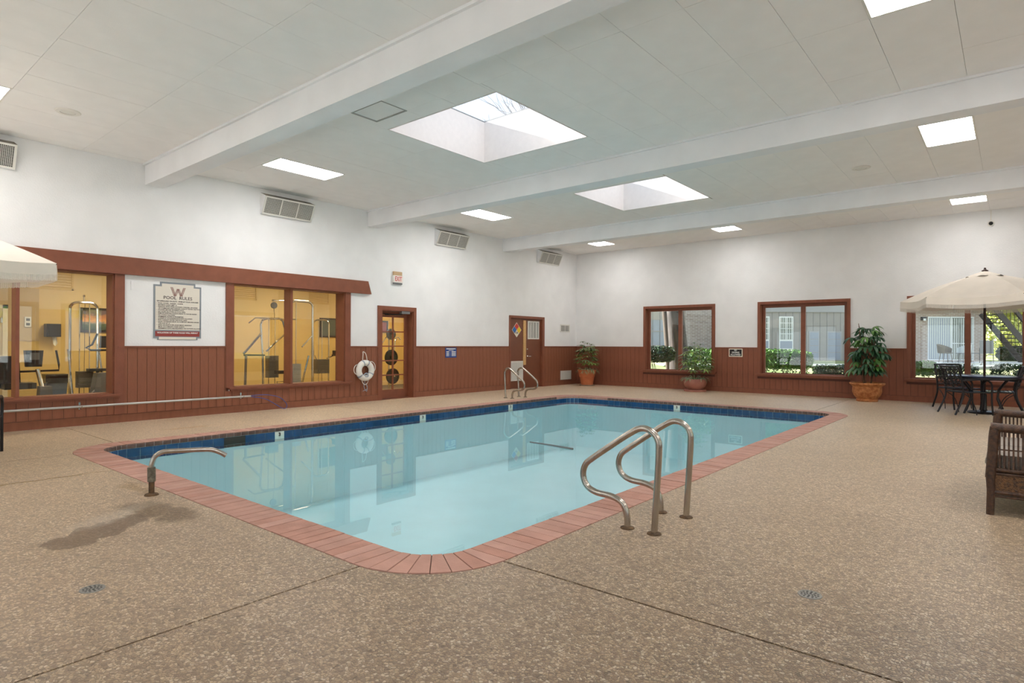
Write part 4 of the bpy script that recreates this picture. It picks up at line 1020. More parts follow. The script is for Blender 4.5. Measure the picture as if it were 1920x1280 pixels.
def patio_chair(label):
    t=thing('patio_chair',label,'chair')
    bm_=M['blackmetal']
    # local: faces +y ; width .56
    seat=MB(); n=9
    for i in range(n):
        y=-.22+.46*i/(n-1); z=.43-.012*math.sin(PI*i/(n-1))
        seat.box(-.25,.25,y-.021,y+.021,z-.006,z+.004)
    for x in (-.18,-.06,.06,.18): seat.box(x-.012,x+.012,-.23,.25,.412,.424)
    seat.build('seat',M['bluemetal'],t)
    MB().tube([(-.26,-.24,.42),(.26,-.24,.42),(.27,.25,.42),(-.27,.25,.42)],.013,8,closed=True).build('seat_frame',bm_,t,smooth=True)
    for s in (-1,1):
        MB().tube(smoothpath([(s*.27,-.38,0),(s*.265,-.27,.25),(s*.265,-.235,.42),(s*.265,-.26,.62),(s*.26,-.33,.90)],4),.017,8).build('leg',bm_,t,smooth=True)
        MB().tube(smoothpath([(s*.27,.28,0),(s*.275,.255,.22),(s*.275,.25,.42),(s*.28,.25,.56),(s*.28,.20,.635)],4),.016,8).build('leg',bm_,t,smooth=True)
        MB().tube(smoothpath([(s*.27,-.255,.64),(s*.29,-.05,.66),(s*.29,.14,.655),(s*.28,.24,.60)],4),.016,8).build('armrest',bm_,t,smooth=True)
        MB().tube(smoothpath([(s*.26,-.24,.41),(s*.255,-.1,.30),(s*.26,-.02,.12),(s*.265,.0,.0)],4),.008,6).build('brace',bm_,t,smooth=True)
    def bp(x,z): # backrest plane with curve
        return Vector((x,-.25-.10*((z-.48)/.42)-.03*(1-(x/.26)**2),z))
    MB().tube([bp(-.26+.52*i/8,.90) for i in range(9)],.016,8).tube([bp(-.26+.52*i/8,.50) for i in range(9)],.011,8).build('back_rail',bm_,t,smooth=True)
    lat=MB(); nx,nz=5,4
    for i in range(nx):
        for j in range(nz):
            cx=-.26+.52*(i+.5)/nx; cz=.52+.36*(j+.5)/nz
            pts=[bp(cx+.043*math.cos(a),cz+.037*math.sin(a)) for a in [2*PI*k/8 for k in range(8)]]
            lat.tube(pts,.0085,4,closed=True)
    for i in range(nx-1):
        for j in range(nz-1):
            cx=-.26+.52*(i+1)/nx; cz=.52+.36*(j+1)/nz
            lat.tube([bp(cx-.02,cz-.018),bp(cx+.02,cz+.018)],.011,4).tube([bp(cx-.02,cz+.018),bp(cx+.02,cz-.018)],.011,4)
    lat.build('lattice_back',bm_,t,kind='stuff')
    return t
c0=patio_chair('black lattice-back patio chair at the near left side of the right patio table')
# back legs at (-1.13,14.4),(-.82,13.94): facing direction (.83,.56)
def setchair(o,cx,cy,facing): o.location=(cx,cy,0); o.rotation_euler=(0,0,facing-PI/2)
fa=math.atan2(.56,.83); bx,by=-.975,14.17
setchair(c0,bx+.38*math.cos(fa),by+.38*math.sin(fa),fa)
def chair_at(facing,cx,cy,label):
    return dup(c0,(cx,cy,0),facing-PI/2,label,'patio chairs')
c0['group']='patio chairs'
fa2=math.atan2(-.2,-.98)
chair_at(R(183),-.2,14.78,'black lattice-back patio chair cut by the right edge beside the round table')
chair_at(R(-52),-.86,15.42,'black lattice-back patio chair behind the right patio table near the window')
chair_at(R(160),-8.95,1.28,'black lattice-back patio chair cut by the left edge of the picture')

# rattan settee
def settee():
    t=thing('rattan_settee','dark rattan settee with slatted arms and grey cushion cut by the right edge','settee',(-.13,5.89,0))
    W=1.32; D=.80; wk=M['wicker']
    # faces -x; near arm at y=0, far arm y=W (local); x from 0 (front) to D (back)
    for y,h in ((0,.668),(W,.668)):
        MB().tube([(0,y,0),(.005,y,.18),(0,y,.30)],.026,10,r2=.03).build('leg',wk,t,smooth=True)
        MB().tube([(D,y,0),(D,y,.35)],.026,10).build('leg',wk,t,smooth=True)
        MB().tube(smoothpath([(0,y,.28),(.012,y,.45),(.02,y,.60),(.028,y,h)],3),.034,10).build('front_post',wk,t,smooth=True)
        MB().tube([(.0,y,h),(.35,y,h-.012),(D,y,h+.0)],.034,10).build('arm_rail',wk,t,smooth=True)
        MB().tube([(0,y,.345),(D,y,.345)],.016,8).tube([(0,y,.315),(D,y,.315)],.012,8).tube([(0,y,.175),(D,y,.175)],.018,8).tube([(0,y,.145),(D,y,.145)],.010,8).build('lower_rail',wk,t,smooth=True)
        MB().tube([(.03,y,.50),(D,y,.505)],.006,6).build('cross_wire',wk,t)
        for k in range(27):
            x=.055+k*.027; MB().box(x-.006,x+.006,y-.008,y+.008,.35,h-.02).build('slat',wk,t)
        MB().box(.03,D,y-.006,y+.006,.19,.305).build('woven_panel',M['weave'],t)
    MB().box(-.012,.018,.0,W,.17,.33).build('front_apron',M['weave'],t)
    MB().box(.0,D,.04,W-.04,.30,.34).build('seat_base',wk,t)
    for y0,y1 in ((.05,W/2-.01),(W/2+.01,W-.05)):
        m=MB(); pr=[(-.02,.36),(-.035,.385),(-.03,.42),(0,.45),(D-.1,.46),(D-.06,.40),(D-.06,.345),(-.03,.345)]
        m.prism(pr,y0,y1,mx=Matrix(((1,0,0,0),(0,0,1,0),(0,1,0,0),(0,0,0,1)))).build('seat_cushion',M['cushion'],t)
    MB().prism([(D-.10,.45),(D+.06,.95),(D+.13,.95),(D,.40)],.05,W-.05,mx=Matrix(((1,0,0,0),(0,0,1,0),(0,1,0,0),(0,0,0,1)))).build('back_cushion',M['cushion'],t)
    MB().tube([(D,0,.3),(D+.02,0,.66),(D+.12,0,.98),(D+.12,W,.98),(D+.02,W,.66),(D,W,.3)],.028,8).build('back_frame',wk,t,smooth=True)
settee()

# ================================================================= GYM beyond the windows
GX=-15.0
gw=MB().box(GX-.1,GX,-3,17,0,1.95); struct(gw.build('wall_gym_back',M['gymwall']))
seg('wall_gym_upper',[(GX-.1,GX+.001,-3,17,1.95,3.1)],M['gymupper'])
seg('wall_gym_left',[(GX,LX-.3,-3.1,-3,0,3.1)],M['gymbeige'])
seg('wall_gym_right',[(GX,LX-.3,12.75,12.85,0,3.1)],M['gymwall'])
seg('wall_gym_return',[(GX,GX+.012,-3,3.25,1.30,3.1)],M['gymbeige'])
seg('floor_gym',[(GX,LX-.3,-3,12.8,-.1,0)],M['gymfloor'])
seg('ceiling_gym',[(GX,LX-.3,-3,12.8,3.0,3.1)],M['gymceil'])
seg('baseboard_gym',[(GX,GX+.02,3.25,12.75,0,.14)],M['gymupper'])
seg('trim_10',[(LX-.302,LX-.30,-3,8.66,0,.45),(LX-.302,LX-.30,9.63,12.75,0,.45),(LX-.302,LX-.30,-3,12.75,2.39,3.0)],M['gymupper'])
for y,lb in ((.5,'beyond the left edge of the gym window'),(4.2,'over the left cable machine'),(8.0,'over the tall chrome tower'),(11.5,'above the glazed door end')):
    t=thing('gym_ceiling_light','warm gym ceiling light panel '+lb,'ceiling light',(-13,y,3.0),0,'gym ceiling lights')
    MB().box(-13.6,-12.4,y-.32,y+.32,2.985,2.999).build('light_frame',M['white'],t,True)
    MB().box(-13.55,-12.45,y-.28,y+.28,2.975,2.985).build('diffuser',M['lamp2'],t,True)
for y0,y1,z0,z1,lb in ((3.05,3.82,2.35,2.80,'ochre louvred wall vent behind the left gym window'),(7.0,7.76,2.38,2.80,'ochre louvred wall vent behind the left pane of the second gym window'),(9.27,9.9,2.38,2.76,'ochre louvred wall vent behind the right pane of the second gym window')):
    t=thing('gym_vent',lb,'vent',(GX,(y0+y1)/2,z0))
    MB().box(GX,GX+.02,y0,y1,z0,z0+.04).box(GX,GX+.02,y0,y1,z1-.04,z1).box(GX,GX+.02,y0,y0+.03,z0,z1).box(GX,GX+.02,y1-.03,y1,z0,z1).build('vent_frame',M['gymvent'],t,True)
    for k in range(7):
        z=z0+.04+(z1-z0-.08)*(k+.5)/7; MB().box(0,.022,y0-(y0+y1)/2+.03,y1-(y0+y1)/2-.03,-.018,.0,mx=Matrix.Translation((0,0,z-z0))@Matrix.Rotation(R(25),4,'Y')).build('slat',M['gymvent'],t)
def framed(lb,x,y0,y1,z0,z1,mm):
    t=thing('framed_picture',lb,'picture',(x,(y0+y1)/2,z0))
    f=.045
    MB().box(x,x+.03,y0,y1,z0,z0+f).box(x,x+.03,y0,y1,z1-f,z1).box(x,x+.03,y0,y0+f,z0+f,z1-f).box(x,x+.03,y1-f,y1,z0+f,z1-f).build('picture_frame',M['pframe'],t,True)
    MB().box(x,x+.012,y0+f,y1-f,z0+f,z1-f).build('print',mm,t,True)
framed('dark framed sunset landscape print on the ochre wall behind the left cable machine',GX,3.93,4.86,1.49,2.01,M['print'])
framed('dark framed picture on the gym wall at the right end of the second window',GX,9.60,10.45,1.46,2.0,M['glassdark'])
framed('small dark framed picture seen through the upper left panes of the glazed door',GX,11.35,12.0,1.62,1.99,M['inkred'])
t=thing('towel_dispenser','black paper towel dispenser with a hanging paper tail on the ochre gym wall','dispenser',(GX,3.46,1.38))
m=MB().box(GX,GX+.2,3.33,3.57,1.39,1.65).box(GX+.2,GX+.23,3.35,3.55,1.41,1.63).build('dispenser_shell',M['black'],t,True)
MB().add([(GX+.1,3.44,1.40),(GX+.1,3.51,1.40),(GX+.12,3.53,1.26),(GX+.1,3.50,1.20),(GX+.12,3.46,1.24)],[(0,1,2,3,4)]).build('paper_tail',M['paper'],t,True)
t=thing('thermostat','small two-button wall controller on the beige gym wall behind the left window','thermostat',(GX+.012,3.07,1.58))
MB().box(GX+.012,GX+.035,3.02,3.12,1.58,1.78).build('case',M['white'],t,True); MB().box(GX+.035,GX+.038,3.04,3.10,1.70,1.75).box(GX+.035,GX+.038,3.04,3.10,1.61,1.66).build('button',M['grey'],t,True)
t=struct(thing('door_3','','door',(GX,2.2,0))); del t['label']; del t['category']
MB().box(GX+.012,GX+.04,1.72,1.80,0,2.0).box(GX+.012,GX+.04,2.68,2.76,0,2.0).box(GX+.012,GX+.04,1.72,2.76,1.93,2.0).build('door_casing',M['gymceil'],t,True)
MB().box(GX+.012,GX+.03,1.80,2.68,.01,1.93).build('door_leaf',M['gymbeige'],t,True)
MB().box(GX+.03,GX+.045,2.655,2.68,1.65,1.75).build('hinge',M['chrome'],t,True)
# bin
t=thing('waste_bin','grey blue bin with a black liner under the towel dispenser in the gym','bin',(-14.2,3.33,0))
mxr=Matrix.Identity(4)
def taper(m,x0,x1,y0,y1,z0,z1,k):
    cx,cy=(x0+x1)/2,(y0+y1)/2
    vs=[]
    for z,s in ((z0,k),(z1,1)):
        for (x,y) in ((x0,y0),(x1,y0),(x1,y1),(x0,y1)): vs.append((cx+(x-cx)*s,cy+(y-cy)*s,z))
    return m.add(vs,[(3,2,1,0),(4,5,6,7),(0,1,5,4),(1,2,6,5),(2,3,7,6),(3,0,4,7)])
taper(MB(),-.16,.16,-.17,.17,0,.58,.78).build('bin_body',M['bin'],t)
taper(taper(MB(),-.175,.175,-.185,.185,.50,.64,.97),-.165,.165,-.175,.175,.64,.67,1.08).build('bin_liner',M['liner'],t)
def stack(t,x,y0,y1,z0,z1,n,m='plate'):
    h=(z1-z0)/n; me=MB().box(-.09,.09,y0-(y0+y1)/2,(y1-y0)/2,0,h*.86).mesh('weight_plate',M[m])
    L=t.location
    for k in range(n): inst('weight_plate',me,t,(x-L.x,(y0+y1)/2-L.y,z0+k*h-L.z))
def arch(y0,y1,z,x,r,rt=.14,z0=0):
    return [(x,y0,z0),(x,y0,z-rt)]+[(x,y0+rt*(1-math.cos(a)),z-rt+rt*math.sin(a)) for a in (R(22),R(45),R(68))]+[(x,y0+rt,z),(x,y1-rt,z)]+[(x,y1-rt*(1-math.cos(a)),z-rt+rt*math.sin(a)) for a in (R(68),R(45),R(22))]+[(x,y1,z-rt),(x,y1,z0)]
# cable machine 1
x=-13.5; t=thing('cable_machine','chrome cable machine with a weight stack at the right end of the left gym window','exercise machine',(x,3.6,0))
MB().tube(arch(3.39,3.83,2.03,x,.1,.12),.025,8).build('main_frame',M['chrome'],t,True,True)
for y in (3.54,3.70): MB().tube([(x,y,.1),(x,y,2.0)],.010,6).build('guide_rod',M['chrome'],t,True,True)
MB().tube([(x+.02,3.61,.3),(x+.02,3.62,2.0)],.004,5).build('cable',M['black'],t,True)
stack(t,x,3.50,3.745,.43,.74,11)
MB().tube([(x,3.36,1.15),(x+.15,3.42,0.02)],.02,8).tube([(x,3.85,1.15),(x+.15,3.95,.02)],.02,8).build('side_leg',M['chrome'],t,True,True)
MB().tube([(x,3.61,2.03),(x,3.61,2.16)],.012,6).lathe([(0,2.13),(.02,2.14),(.02,2.17),(0,2.18)],8,cx=x,cy=3.61).build('top_hook',M['chrome'],t,True,True)
MB().box(x+.1,x+.3,3.62,3.92,.74,.79).build('seat_pad',M['rubber'],t,True); MB().tube([(x+.2,3.8,.02),(x+.2,3.78,.74)],.03,8).build('seat_post',M['grey'],t,True)
MB().box(x-.2,x+.35,3.38,3.42,0,.05).box(x-.2,x+.35,3.80,3.84,0,.05).box(x-.03,x+.03,3.38,3.84,.02,.08).build('base_bar',M['chrome'],t,True)
# recumbent bike
x=-12.9; t=thing('exercise_bike','black recumbent exercise bike left of the waste bin behind the first gym window','exercise bike',(x,2.75,0))
taper(MB(),x-.08,x+.06,2.60,2.85,.86,1.14,.85).build('console',M['black'],t,True)
MB().box(x+.06,x+.075,2.66,2.79,.98,1.10).build('console_screen',M['grey'],t,True)
MB().tube([(x,2.78,.82),(x+.02,2.84,.5),(x+.03,2.9,.38)],.035,10).build('console_post',M['chrome'],t,True,True)
taper(MB(),x-.1,x+.1,2.80,2.96,.0,.52,1.4).build('drive_housing',M['grey'],t,True)
MB().tube([(x,2.45,.78),(x,3.08,.79),(x,3.08,.90),(x,3.04,1.14)],.017,8).build('handlebar',M['black'],t,True,True)
MB().tube([(x-.35,2.3,.3),(x-.2,2.9,.22)],.04,8).build('main_beam',M['grey'],t,True)
m=MB().prism([(2.28,.5),(2.30,.95),(2.36,1.04),(2.50,1.04),(2.60,.92),(2.62,.5)],-.42,-.32,mx=Matrix(((0,0,1,x),(1,0,0,0),(0,1,0,0),(0,0,0,1)))); m.build('seat_back',M['rubber'],t,True)
MB().box(x-.45,x-.05,2.35,2.78,.48,.58).build('seat',M['rubber'],t,True)
# upright bike
x=-13.0; t=thing('exercise_bike','upright exercise bike partly hidden by the window post right of the chrome cable machine','exercise bike',(x,3.75,0))
taper(MB(),x-.05,x+.05,3.74,3.98,1.18,1.40,1.1).build('console',M['black'],t,True)
MB().tube([(x,3.95,1.2),(x,3.90,.7)],.03,8).build('console_post',M['black'],t,True,True)
MB().tube([(x+.02,3.95,1.14),(x+.02,3.58,1.14),(x+.02,3.50,1.18),(x+.02,3.60,1.24),(x+.02,3.68,1.44)],.018,8).build('handlebar',M['rubber'],t,True,True)
taper(MB(),x-.12,x+.12,3.66,4.1,0,.72,1.5).build('drive_housing',M['grey'],t,True)
MB().tube(smoothpath([(x+.1,3.4,.05),(x+.1,3.55,.32),(x+.1,3.7,.42),(x+.1,3.85,.12)]),.02,8).build('side_trim',M['chrome'],t,True,True)
# treadmill console at far left + chair
t=thing('treadmill','grey treadmill console seen through the gym window at the left edge','treadmill',(-13.0,1.75,0))
MB().box(-13.05,-12.8,1.5,2.2,1.16,1.23).build('console_tray',M['grey'],t,True); MB().box(-13.1,-12.98,1.55,2.12,1.23,1.42).build('console_screen',M['bin'],t,True)
MB().tube([(-13,1.55,0),(-13,1.55,1.2)],.03,8).tube([(-13,2.15,0),(-13,2.15,1.2)],.03,8).build('upright',M['black'],t,True); MB().box(-14.6,-12.9,1.5,2.2,.0,.18).build('running_deck',M['black'],t,True)
# lat pulldown (window 2 left)
x=-13.0; t=thing('lat_pulldown_machine','bronze multi-gym with an angled lat bar behind the left pane of the second gym window','exercise machine',(x,6.9,0))
MB().tube([(x,6.90,.0),(x,6.88,.9),(x,6.83,1.70),(x,6.87,1.80),(x,6.95,1.83),(x,7.27,1.85),(x,7.36,1.80),(x,7.42,1.6),(x,7.52,.0)],.025,8).build('main_frame',M['chrome'],t,True,True)
MB().tube([(x+.1,6.50,1.72),(x+.1,6.65,1.84),(x+.1,7.65,1.84)],.014,8).build('lat_bar',M['chrome'],t,True,True)
MB().tube([(x-.1,7.15,2.26),(x-.1,7.55,2.28),(x-.1,7.58,0)],.024,8).build('rear_mast',M['chrome'],t,True,True)
MB().lathe([(.02,-.012),(.075,-.015),(.075,.015),(.02,.012)],24,mx=Matrix.Translation((x-.05,7.17,2.15))@Matrix.Rotation(R(90),4,'Y')).build('pulley',M['grey'],t,True,True)
MB().tube([(x,7.14,2.1),(x+.05,7.13,1.85)],.005,5).build('cable',M['black'],t,True)
for y in (7.02,7.17): MB().tube([(x,y,.3),(x,y,1.83)],.009,6).build('guide_rod',M['chrome'],t,True,True)
stack(t,x,6.985,7.215,.50,1.0,14)
MB().tube([(x,6.84,1.50),(x+.02,6.55,1.18),(x+.04,6.42,1.05)],.026,8).build('press_arm',M['chrome'],t,True,True)
MB().tube([(x,7.40,1.48),(x+.02,7.15,1.28),(x+.03,6.95,1.1)],.02,8).build('press_arm',M['chrome'],t,True,True)
MB().tube([(x+.05,6.42,1.02),(x+.05,6.90,1.01)],.018,8).build('cross_bar',M['black'],t,True,True)
MB().tube([(x+.05,6.44,0),(x+.05,6.47,1.02)],.028,8).build('front_leg',M['plate'],t,True,True)
MB().box(x+.25,x+.5,7.02,7.38,.60,.67).build('seat_pad',M['rubber'],t,True); MB().tube([(x+.37,7.2,0),(x+.37,7.2,.6)],.03,8).tube([(x+.3,7.05,.05),(x+.3,7.06,.42),(x+.3,7.38,.42),(x+.3,7.38,.05)],.012,6).build('seat_post',M['chrome'],t,True,True)
# tall chrome frame
x=-12.5; t=thing('tall_cable_tower','tall bright chrome cable tower behind the right pane of the second gym window','exercise machine',(x,7.6,0))
MB().tube(arch(7.26,7.82,2.24,x,.1,.12),.028,10).build('main_frame',M['chrome'],t,True,True)
MB().tube([(x,7.40,.3),(x,7.40,2.2)],.010,6).build('guide_rod',M['chrome'],t,True,True)
stack(t,x,7.28,7.48,.28,.82,16,'platec')
MB().tube([(x,7.72,1.0),(x-.1,7.60,.3),(x-.1,7.56,0)],.022,8).tube([(x,7.80,1.45),(x,7.55,1.2)],.018,8).build('brace',M['chrome'],t,True,True)
MB().box(x-.3,x+.3,7.24,7.86,0,.05).build('base_bar',M['black'],t,True)
# third machine
x=-13.6; t=thing('weight_stack_machine','lower chrome frame with grey weight stack at the second gym window\'s right end','exercise machine',(x,8.7,0))
MB().tube(arch(8.53,8.98,1.88,x,.1,.13),.020,8).build('main_frame',M['chrome'],t,True,True)
for y in (8.68,8.78): MB().tube([(x,y,.3),(x,y,1.86)],.008,6).build('guide_rod',M['chrome'],t,True,True)
stack(t,x,8.60,8.94,.52,.88,13)
MB().tube([(x,8.57,.98),(x,8.62,.88)],.012,6).tube([(x+.1,8.85,.90),(x+.1,9.15,1.0),(x+.1,9.25,1.0)],.014,6).build('press_arm',M['chrome'],t,True,True)
MB().box(x+.1,x+.35,9.02,9.3,1.0,1.1).box(x+.1,x+.3,9.0,9.35,.96,1.0).build('arm_pad',M['rubber'],t,True)
MB().tube([(x+.2,9.15,.0),(x+.2,9.12,.96)],.02,8).tube([(x+.3,9.4,.35),(x+.3,9.0,.0)],.03,8).build('seat_post',M['chrome'],t,True,True)
MB().box(x+.1,x+.4,8.45,9.0,0,.16).build('foot_pad',M['rubber'],t,True)
# plate tree behind french door
x=-12.6; t=thing('plate_tree','upright rack holding three round dark weight discs seen through the glazed door','weight rack',(x,10.2,0))
MB().tube([(x-.05,10.17,0),(x-.05,10.17,1.65)],.02,8).box(x-.25,x+.2,10.0,10.4,0,.05).build('rack_post',M['chrome'],t,True,True)
for y,z,r_,m_ in ((10.18,1.53,.145,'grey'),(10.19,.92,.205,'disc'),(10.24,.43,.205,'disc')):
    MB().lathe([(.02,0),(r_,0),(r_,.045),(r_*.85,.05),(r_*.8,.03),(.05,.03),(.04,.05),(.02,.05)],36,mx=Matrix.Translation((x,y,z))@Matrix.Rotation(R(90),4,'Y')).build('weight_disc',M[m_],t,True,True)
    MB().tube([(x-.05,y,z),(x+.1,y,z)],.02,8).build('peg',M['chrome'],t,True)
MB().tube([(x-.05,9.95,1.3),(x-.05,10.1,1.48)],.016,8).tube(smoothpath([(x-.05,10.35,1.05),(x-.05,10.38,1.35),(x-.05,10.46,1.46),(x-.05,10.56,1.4)]),.018,8).build('horn',M['chrome'],t,True,True)

# ================================================================= OUTSIDE
ct,st_=math.cos(YAW),math.sin(YAW)
def E(lat,dep,z=0): return (lat*ct-dep*st_, lat*st_+dep*ct, z)
def gz(x,y):
    dep=-x*st_+y*ct; s=min(1,max(0,(dep-16)/11)); return -.06+.60*s*s*(3-2*s)
gm=MB(); nx,ny=44,34; X0,X1,Y0,Y1=-45,60,16.95,95
for j in range(ny+1):
    for i in range(nx+1):
        xx_=X0+(X1-X0)*i/nx; yy_=Y0+(Y1-Y0)*(j/ny)**1.6; gm.v.append((xx_,yy_,gz(xx_,yy_)))
gm.f=[(j*(nx+1)+i,j*(nx+1)+i+1,(j+1)*(nx+1)+i+1,(j+1)*(nx+1)+i) for j in range(ny) for i in range(nx)]; gm.m=[0]*len(gm.f)

o=gm.build('ground',M['lawn'],smooth=True); struct(o)
pv=MB(); pv.quad((3.9,-40,-.06),(60,-40,-.06),(60,16.95,-.06),(3.9,16.95,-.06)).quad((-60,-40,-.06),(3.9,-40,-.06),(3.9,-3.3,-.06),(-60,-3.3,-.06))
struct(pv.build('bounce_paving',M['conc']))  # unseen pale ground, added as a reflector for sunlight into the hall
def hedge(name,label,cx,cy,lx,ly,z0,z1,n,mm,rz=0,seed=1,cat='hedge',branches=10,leaf=.036,sparse=0):
    n=int(n*1.9)
    g0=gz(cx,cy); t=thing(name,label,cat,(cx,cy,g0-.02),rz); rnd=random.Random(seed); m=MB()
    for k in range(n):
        while True:
            x,y,z=rnd.uniform(-1,1),rnd.uniform(-1,1),rnd.uniform(-1,1)
            if x*x*x*x+y*y*y*y+z*z*z*z<1.05 and max(abs(x),abs(y),abs(z))>.55: break
        p=Vector((x*lx/2,y*ly/2,(z0+z1)/2+z*(z1-z0)/2+rnd.uniform(-.03,.03)))
        a=Vector((rnd.uniform(-1,1),rnd.uniform(-1,1),rnd.uniform(-.4,1))).normalized(); b=a.cross(Vector((rnd.uniform(-1,1),rnd.uniform(-1,1),rnd.uniform(-1,1)))).normalized()
        s=leaf*rnd.uniform(.7,1.3)
        m.add([p-a*s,p+b*s*.5,p+a*s,p-b*s*.5],[(0,1,2,3)])
    for k in range(sparse):
        x,y,z=rnd.uniform(-.5,.5)*lx,rnd.uniform(-.35,.35)*ly,rnd.uniform(.12,z0+.05); p=Vector((x,y,z))
        a=Vector((rnd.uniform(-1,1),rnd.uniform(-1,1),rnd.uniform(-.4,1))).normalized(); b=a.cross(Vector((rnd.uniform(-1,1),rnd.uniform(-1,1),rnd.uniform(-1,1)))).normalized(); s=leaf*1.1
        m.add([p-a*s,p+b*s*.5,p+a*s,p-b*s*.5],[(0,1,2,3)])
    m.build('foliage',mm,t,kind='stuff')
    for k in range(branches):
        x=rnd.uniform(-.45,.45)*lx; y=rnd.uniform(-.3,.3)*ly
        MB().tube(bez((x*.9,y,0),(x+rnd.uniform(-.15,.15),y,z0*.8),(x+rnd.uniform(-.3,.3),y+rnd.uniform(-.1,.1),z0+(z1-z0)*.5),4),.012,5,r2=.005).build('branch',M['twig'],t)
    return t
hedge('clipped_shrub','dark clipped flat-topped shrub on the lawn behind the left pane of the leftmost back window',-8.95,18.1,1.25,.7,.66,1.16,2600,M['hedged'],seed=3,branches=8)
hedge('hedge','bright clipped hedge behind the left bay of the middle back window',-5.6,18.3,2.6,.8,.66,1.20,7000,M['hedge'],seed=4,branches=26,sparse=900)
hedge('hedge','low dark hedge behind the right pane of the middle back window',-3.5,18.0,1.4,.6,.52,.84,1900,M['hedged'],seed=5,branches=18,sparse=700)
hedge('clipped_shrub','leafy shrub at the right end of the leftmost back window behind the potted shrub',-7.35,18.2,1.0,.6,.45,1.15,1500,M['hedge'],seed=12,branches=8)
hedge('clipped_shrub','leafy shrub at the left end of the right back window',-1.75,17.7,.7,.5,.66,.98,1100,M['hedge'],seed=6,branches=8)
hedge('straggly_shrub','straggly thin-leaved shrub behind the patio chair in the right window',-1.0,17.7,.8,.4,.62,.92,450,M['hedged'],seed=7,branches=26)
hedge('straggly_shrub','straggly twiggy shrub behind the parasol pole in the right window',.15,17.7,1.1,.4,.6,.95,650,M['hedged'],seed=8,branches=26)
# tree trunk behind window 1
def trunk():
    t=thing('tree','large rough-barked tree trunk behind the mullion of the leftmost back window','tree',E(5.68,20.5,.25))
    MB().tube([(0,0,-.3),(-.02,0,.6),(-.10,0,1.4),(-.22,0,2.6),(-.34,0,4.2),(-.3,0,6.5)],lambda s:.36-.12*s,16).build('trunk',M['bark'],t,smooth=True)
    rnd=random.Random(9); m=MB()
    for k in range(2600):
        a,b=rnd.uniform(0,2*PI),rnd.uniform(-1,1); q=rnd.uniform(.6,1); r_=2.2*q
        p=Vector((r_*math.cos(a)*math.sqrt(1-b*b),r_*math.sin(a)*math.sqrt(1-b*b),7.4+1.6*b*q)); s=.13
        u=Vector((rnd.uniform(-1,1),rnd.uniform(-1,1),rnd.uniform(-1,1))).normalized(); v=u.cross(Vector((0,0,1))).normalized()
        m.add([p-u*s,p+v*s*.6,p+u*s,p-v*s*.6],[(0,1,2,3)])
    m.build('foliage',M['hedged'],t,kind='stuff')
trunk()
t=thing('garden_tree','slim dark leaning tree trunk left of the mullion in the leftmost back window','tree',E(5.35,20.6,.2))
MB().tube([(.06,0,-.2),(-.02,0,1.0),(-.16,0,2.6),(-.3,0,4.5)],.13,10,r2=.1).build('trunk',M['twig'],t,smooth=True)
# grey panelled building (faces the pool house)
gb=thing('grey_panelled_building','long grey panelled building beyond the hedge behind the two left back windows','building',E(0,30,0),YAW)
zb=.45
MB().box(3.5,8.35,-.6,4,zb-.8,3.2).build('screened_wall',M['bluesiding'],gb)
MB().box(3.5,8.35,-.62,-.6,2.5,4.6).build('upper_panel',M['siding'],gb)
for k in range(14): x=3.6+k*.36; MB().box(x-.012,x+.012,-.625,-.602,zb,4.6).build('batten',M['sidinggroove'],gb)
for z in (1.25,1.95): MB().box(3.5,8.35,-.63,-.60,z-.02,z+.02).build('screen_rail',M['siding'],gb)
MB().box(3.5,8.35,-.66,-.6,zb-.5,zb+.35).build('brick_plinth',M['extbrick2'],gb)
MB().box(8.35,9.7,-.9,4,zb-.8,5).build('brick_wall',M['extbrick2'],gb)
MB().box(9.7,10.1,-.95,4,zb-.8,5).build('corner_pilaster',M['bluesiding'],gb)
MB().box(10.1,18.2,0,4,zb-.8,5).build('panelled_wall',M['siding'],gb)
for k in range(24): x=10.2+k*.34; MB().box(x-.010,x+.010,-.008,0,zb,2.93).build('batten',M['sidinggroove'],gb)
MB().box(10.1,18.2,-.06,0,2.94,3.9).build('fascia_band',M['siding2'],gb)
MB().box(10.1,18.2,-.4,0,3.9,4.0).build('soffit',M['siding2'],gb)
for cx in (12.42,13.60):
    wn=MB().box(cx-.35,cx+.35,-.05,.0,1.10,2.72).build('window_sash',M['extwhite'],gb)
    MB().box(cx-.30,cx+.30,-.055,-.05,1.58,2.66).build('pane',M['glassdark'],wn); MB().box(cx-.30,cx+.30,-.055,-.05,1.14,1.50).build('pane',M['bluesiding'],wn)
    for k in range(6): x=cx-.26+k*.104; MB().box(x-.025,x+.025,-.06,-.056,1.58,2.66).build('blind_slat',M['blind'],wn)
    m=MB().box(cx-.012,cx+.012,-.07,-.06,1.55,2.66)
    for z in (1.86,2.12,2.40): m.box(cx-.3,cx+.3,-.07,-.06,z-.012,z+.012)
    m.build('muntin',M['extwhite'],wn)
# door shapes on the facade imitating an interior reflection in the middle window's right pane
for cx,w_ in ((15.0,.42),(16.0,.62)):
    wn=MB().box(cx-w_/2-.05,cx+w_/2+.05,-.03,0,.55,2.0).build('door_frame',M['siding2'],gb); MB().box(cx-w_/2,cx+w_/2,-.036,-.03,.6,1.93).build('pane',M['bluesiding'],wn)
    m=MB()
    for z in (.95,1.28,1.6): m.box(cx-w_/2,cx+w_/2,-.042,-.036,z-.012,z+.012)
    m.build('muntin',M['siding'],wn)
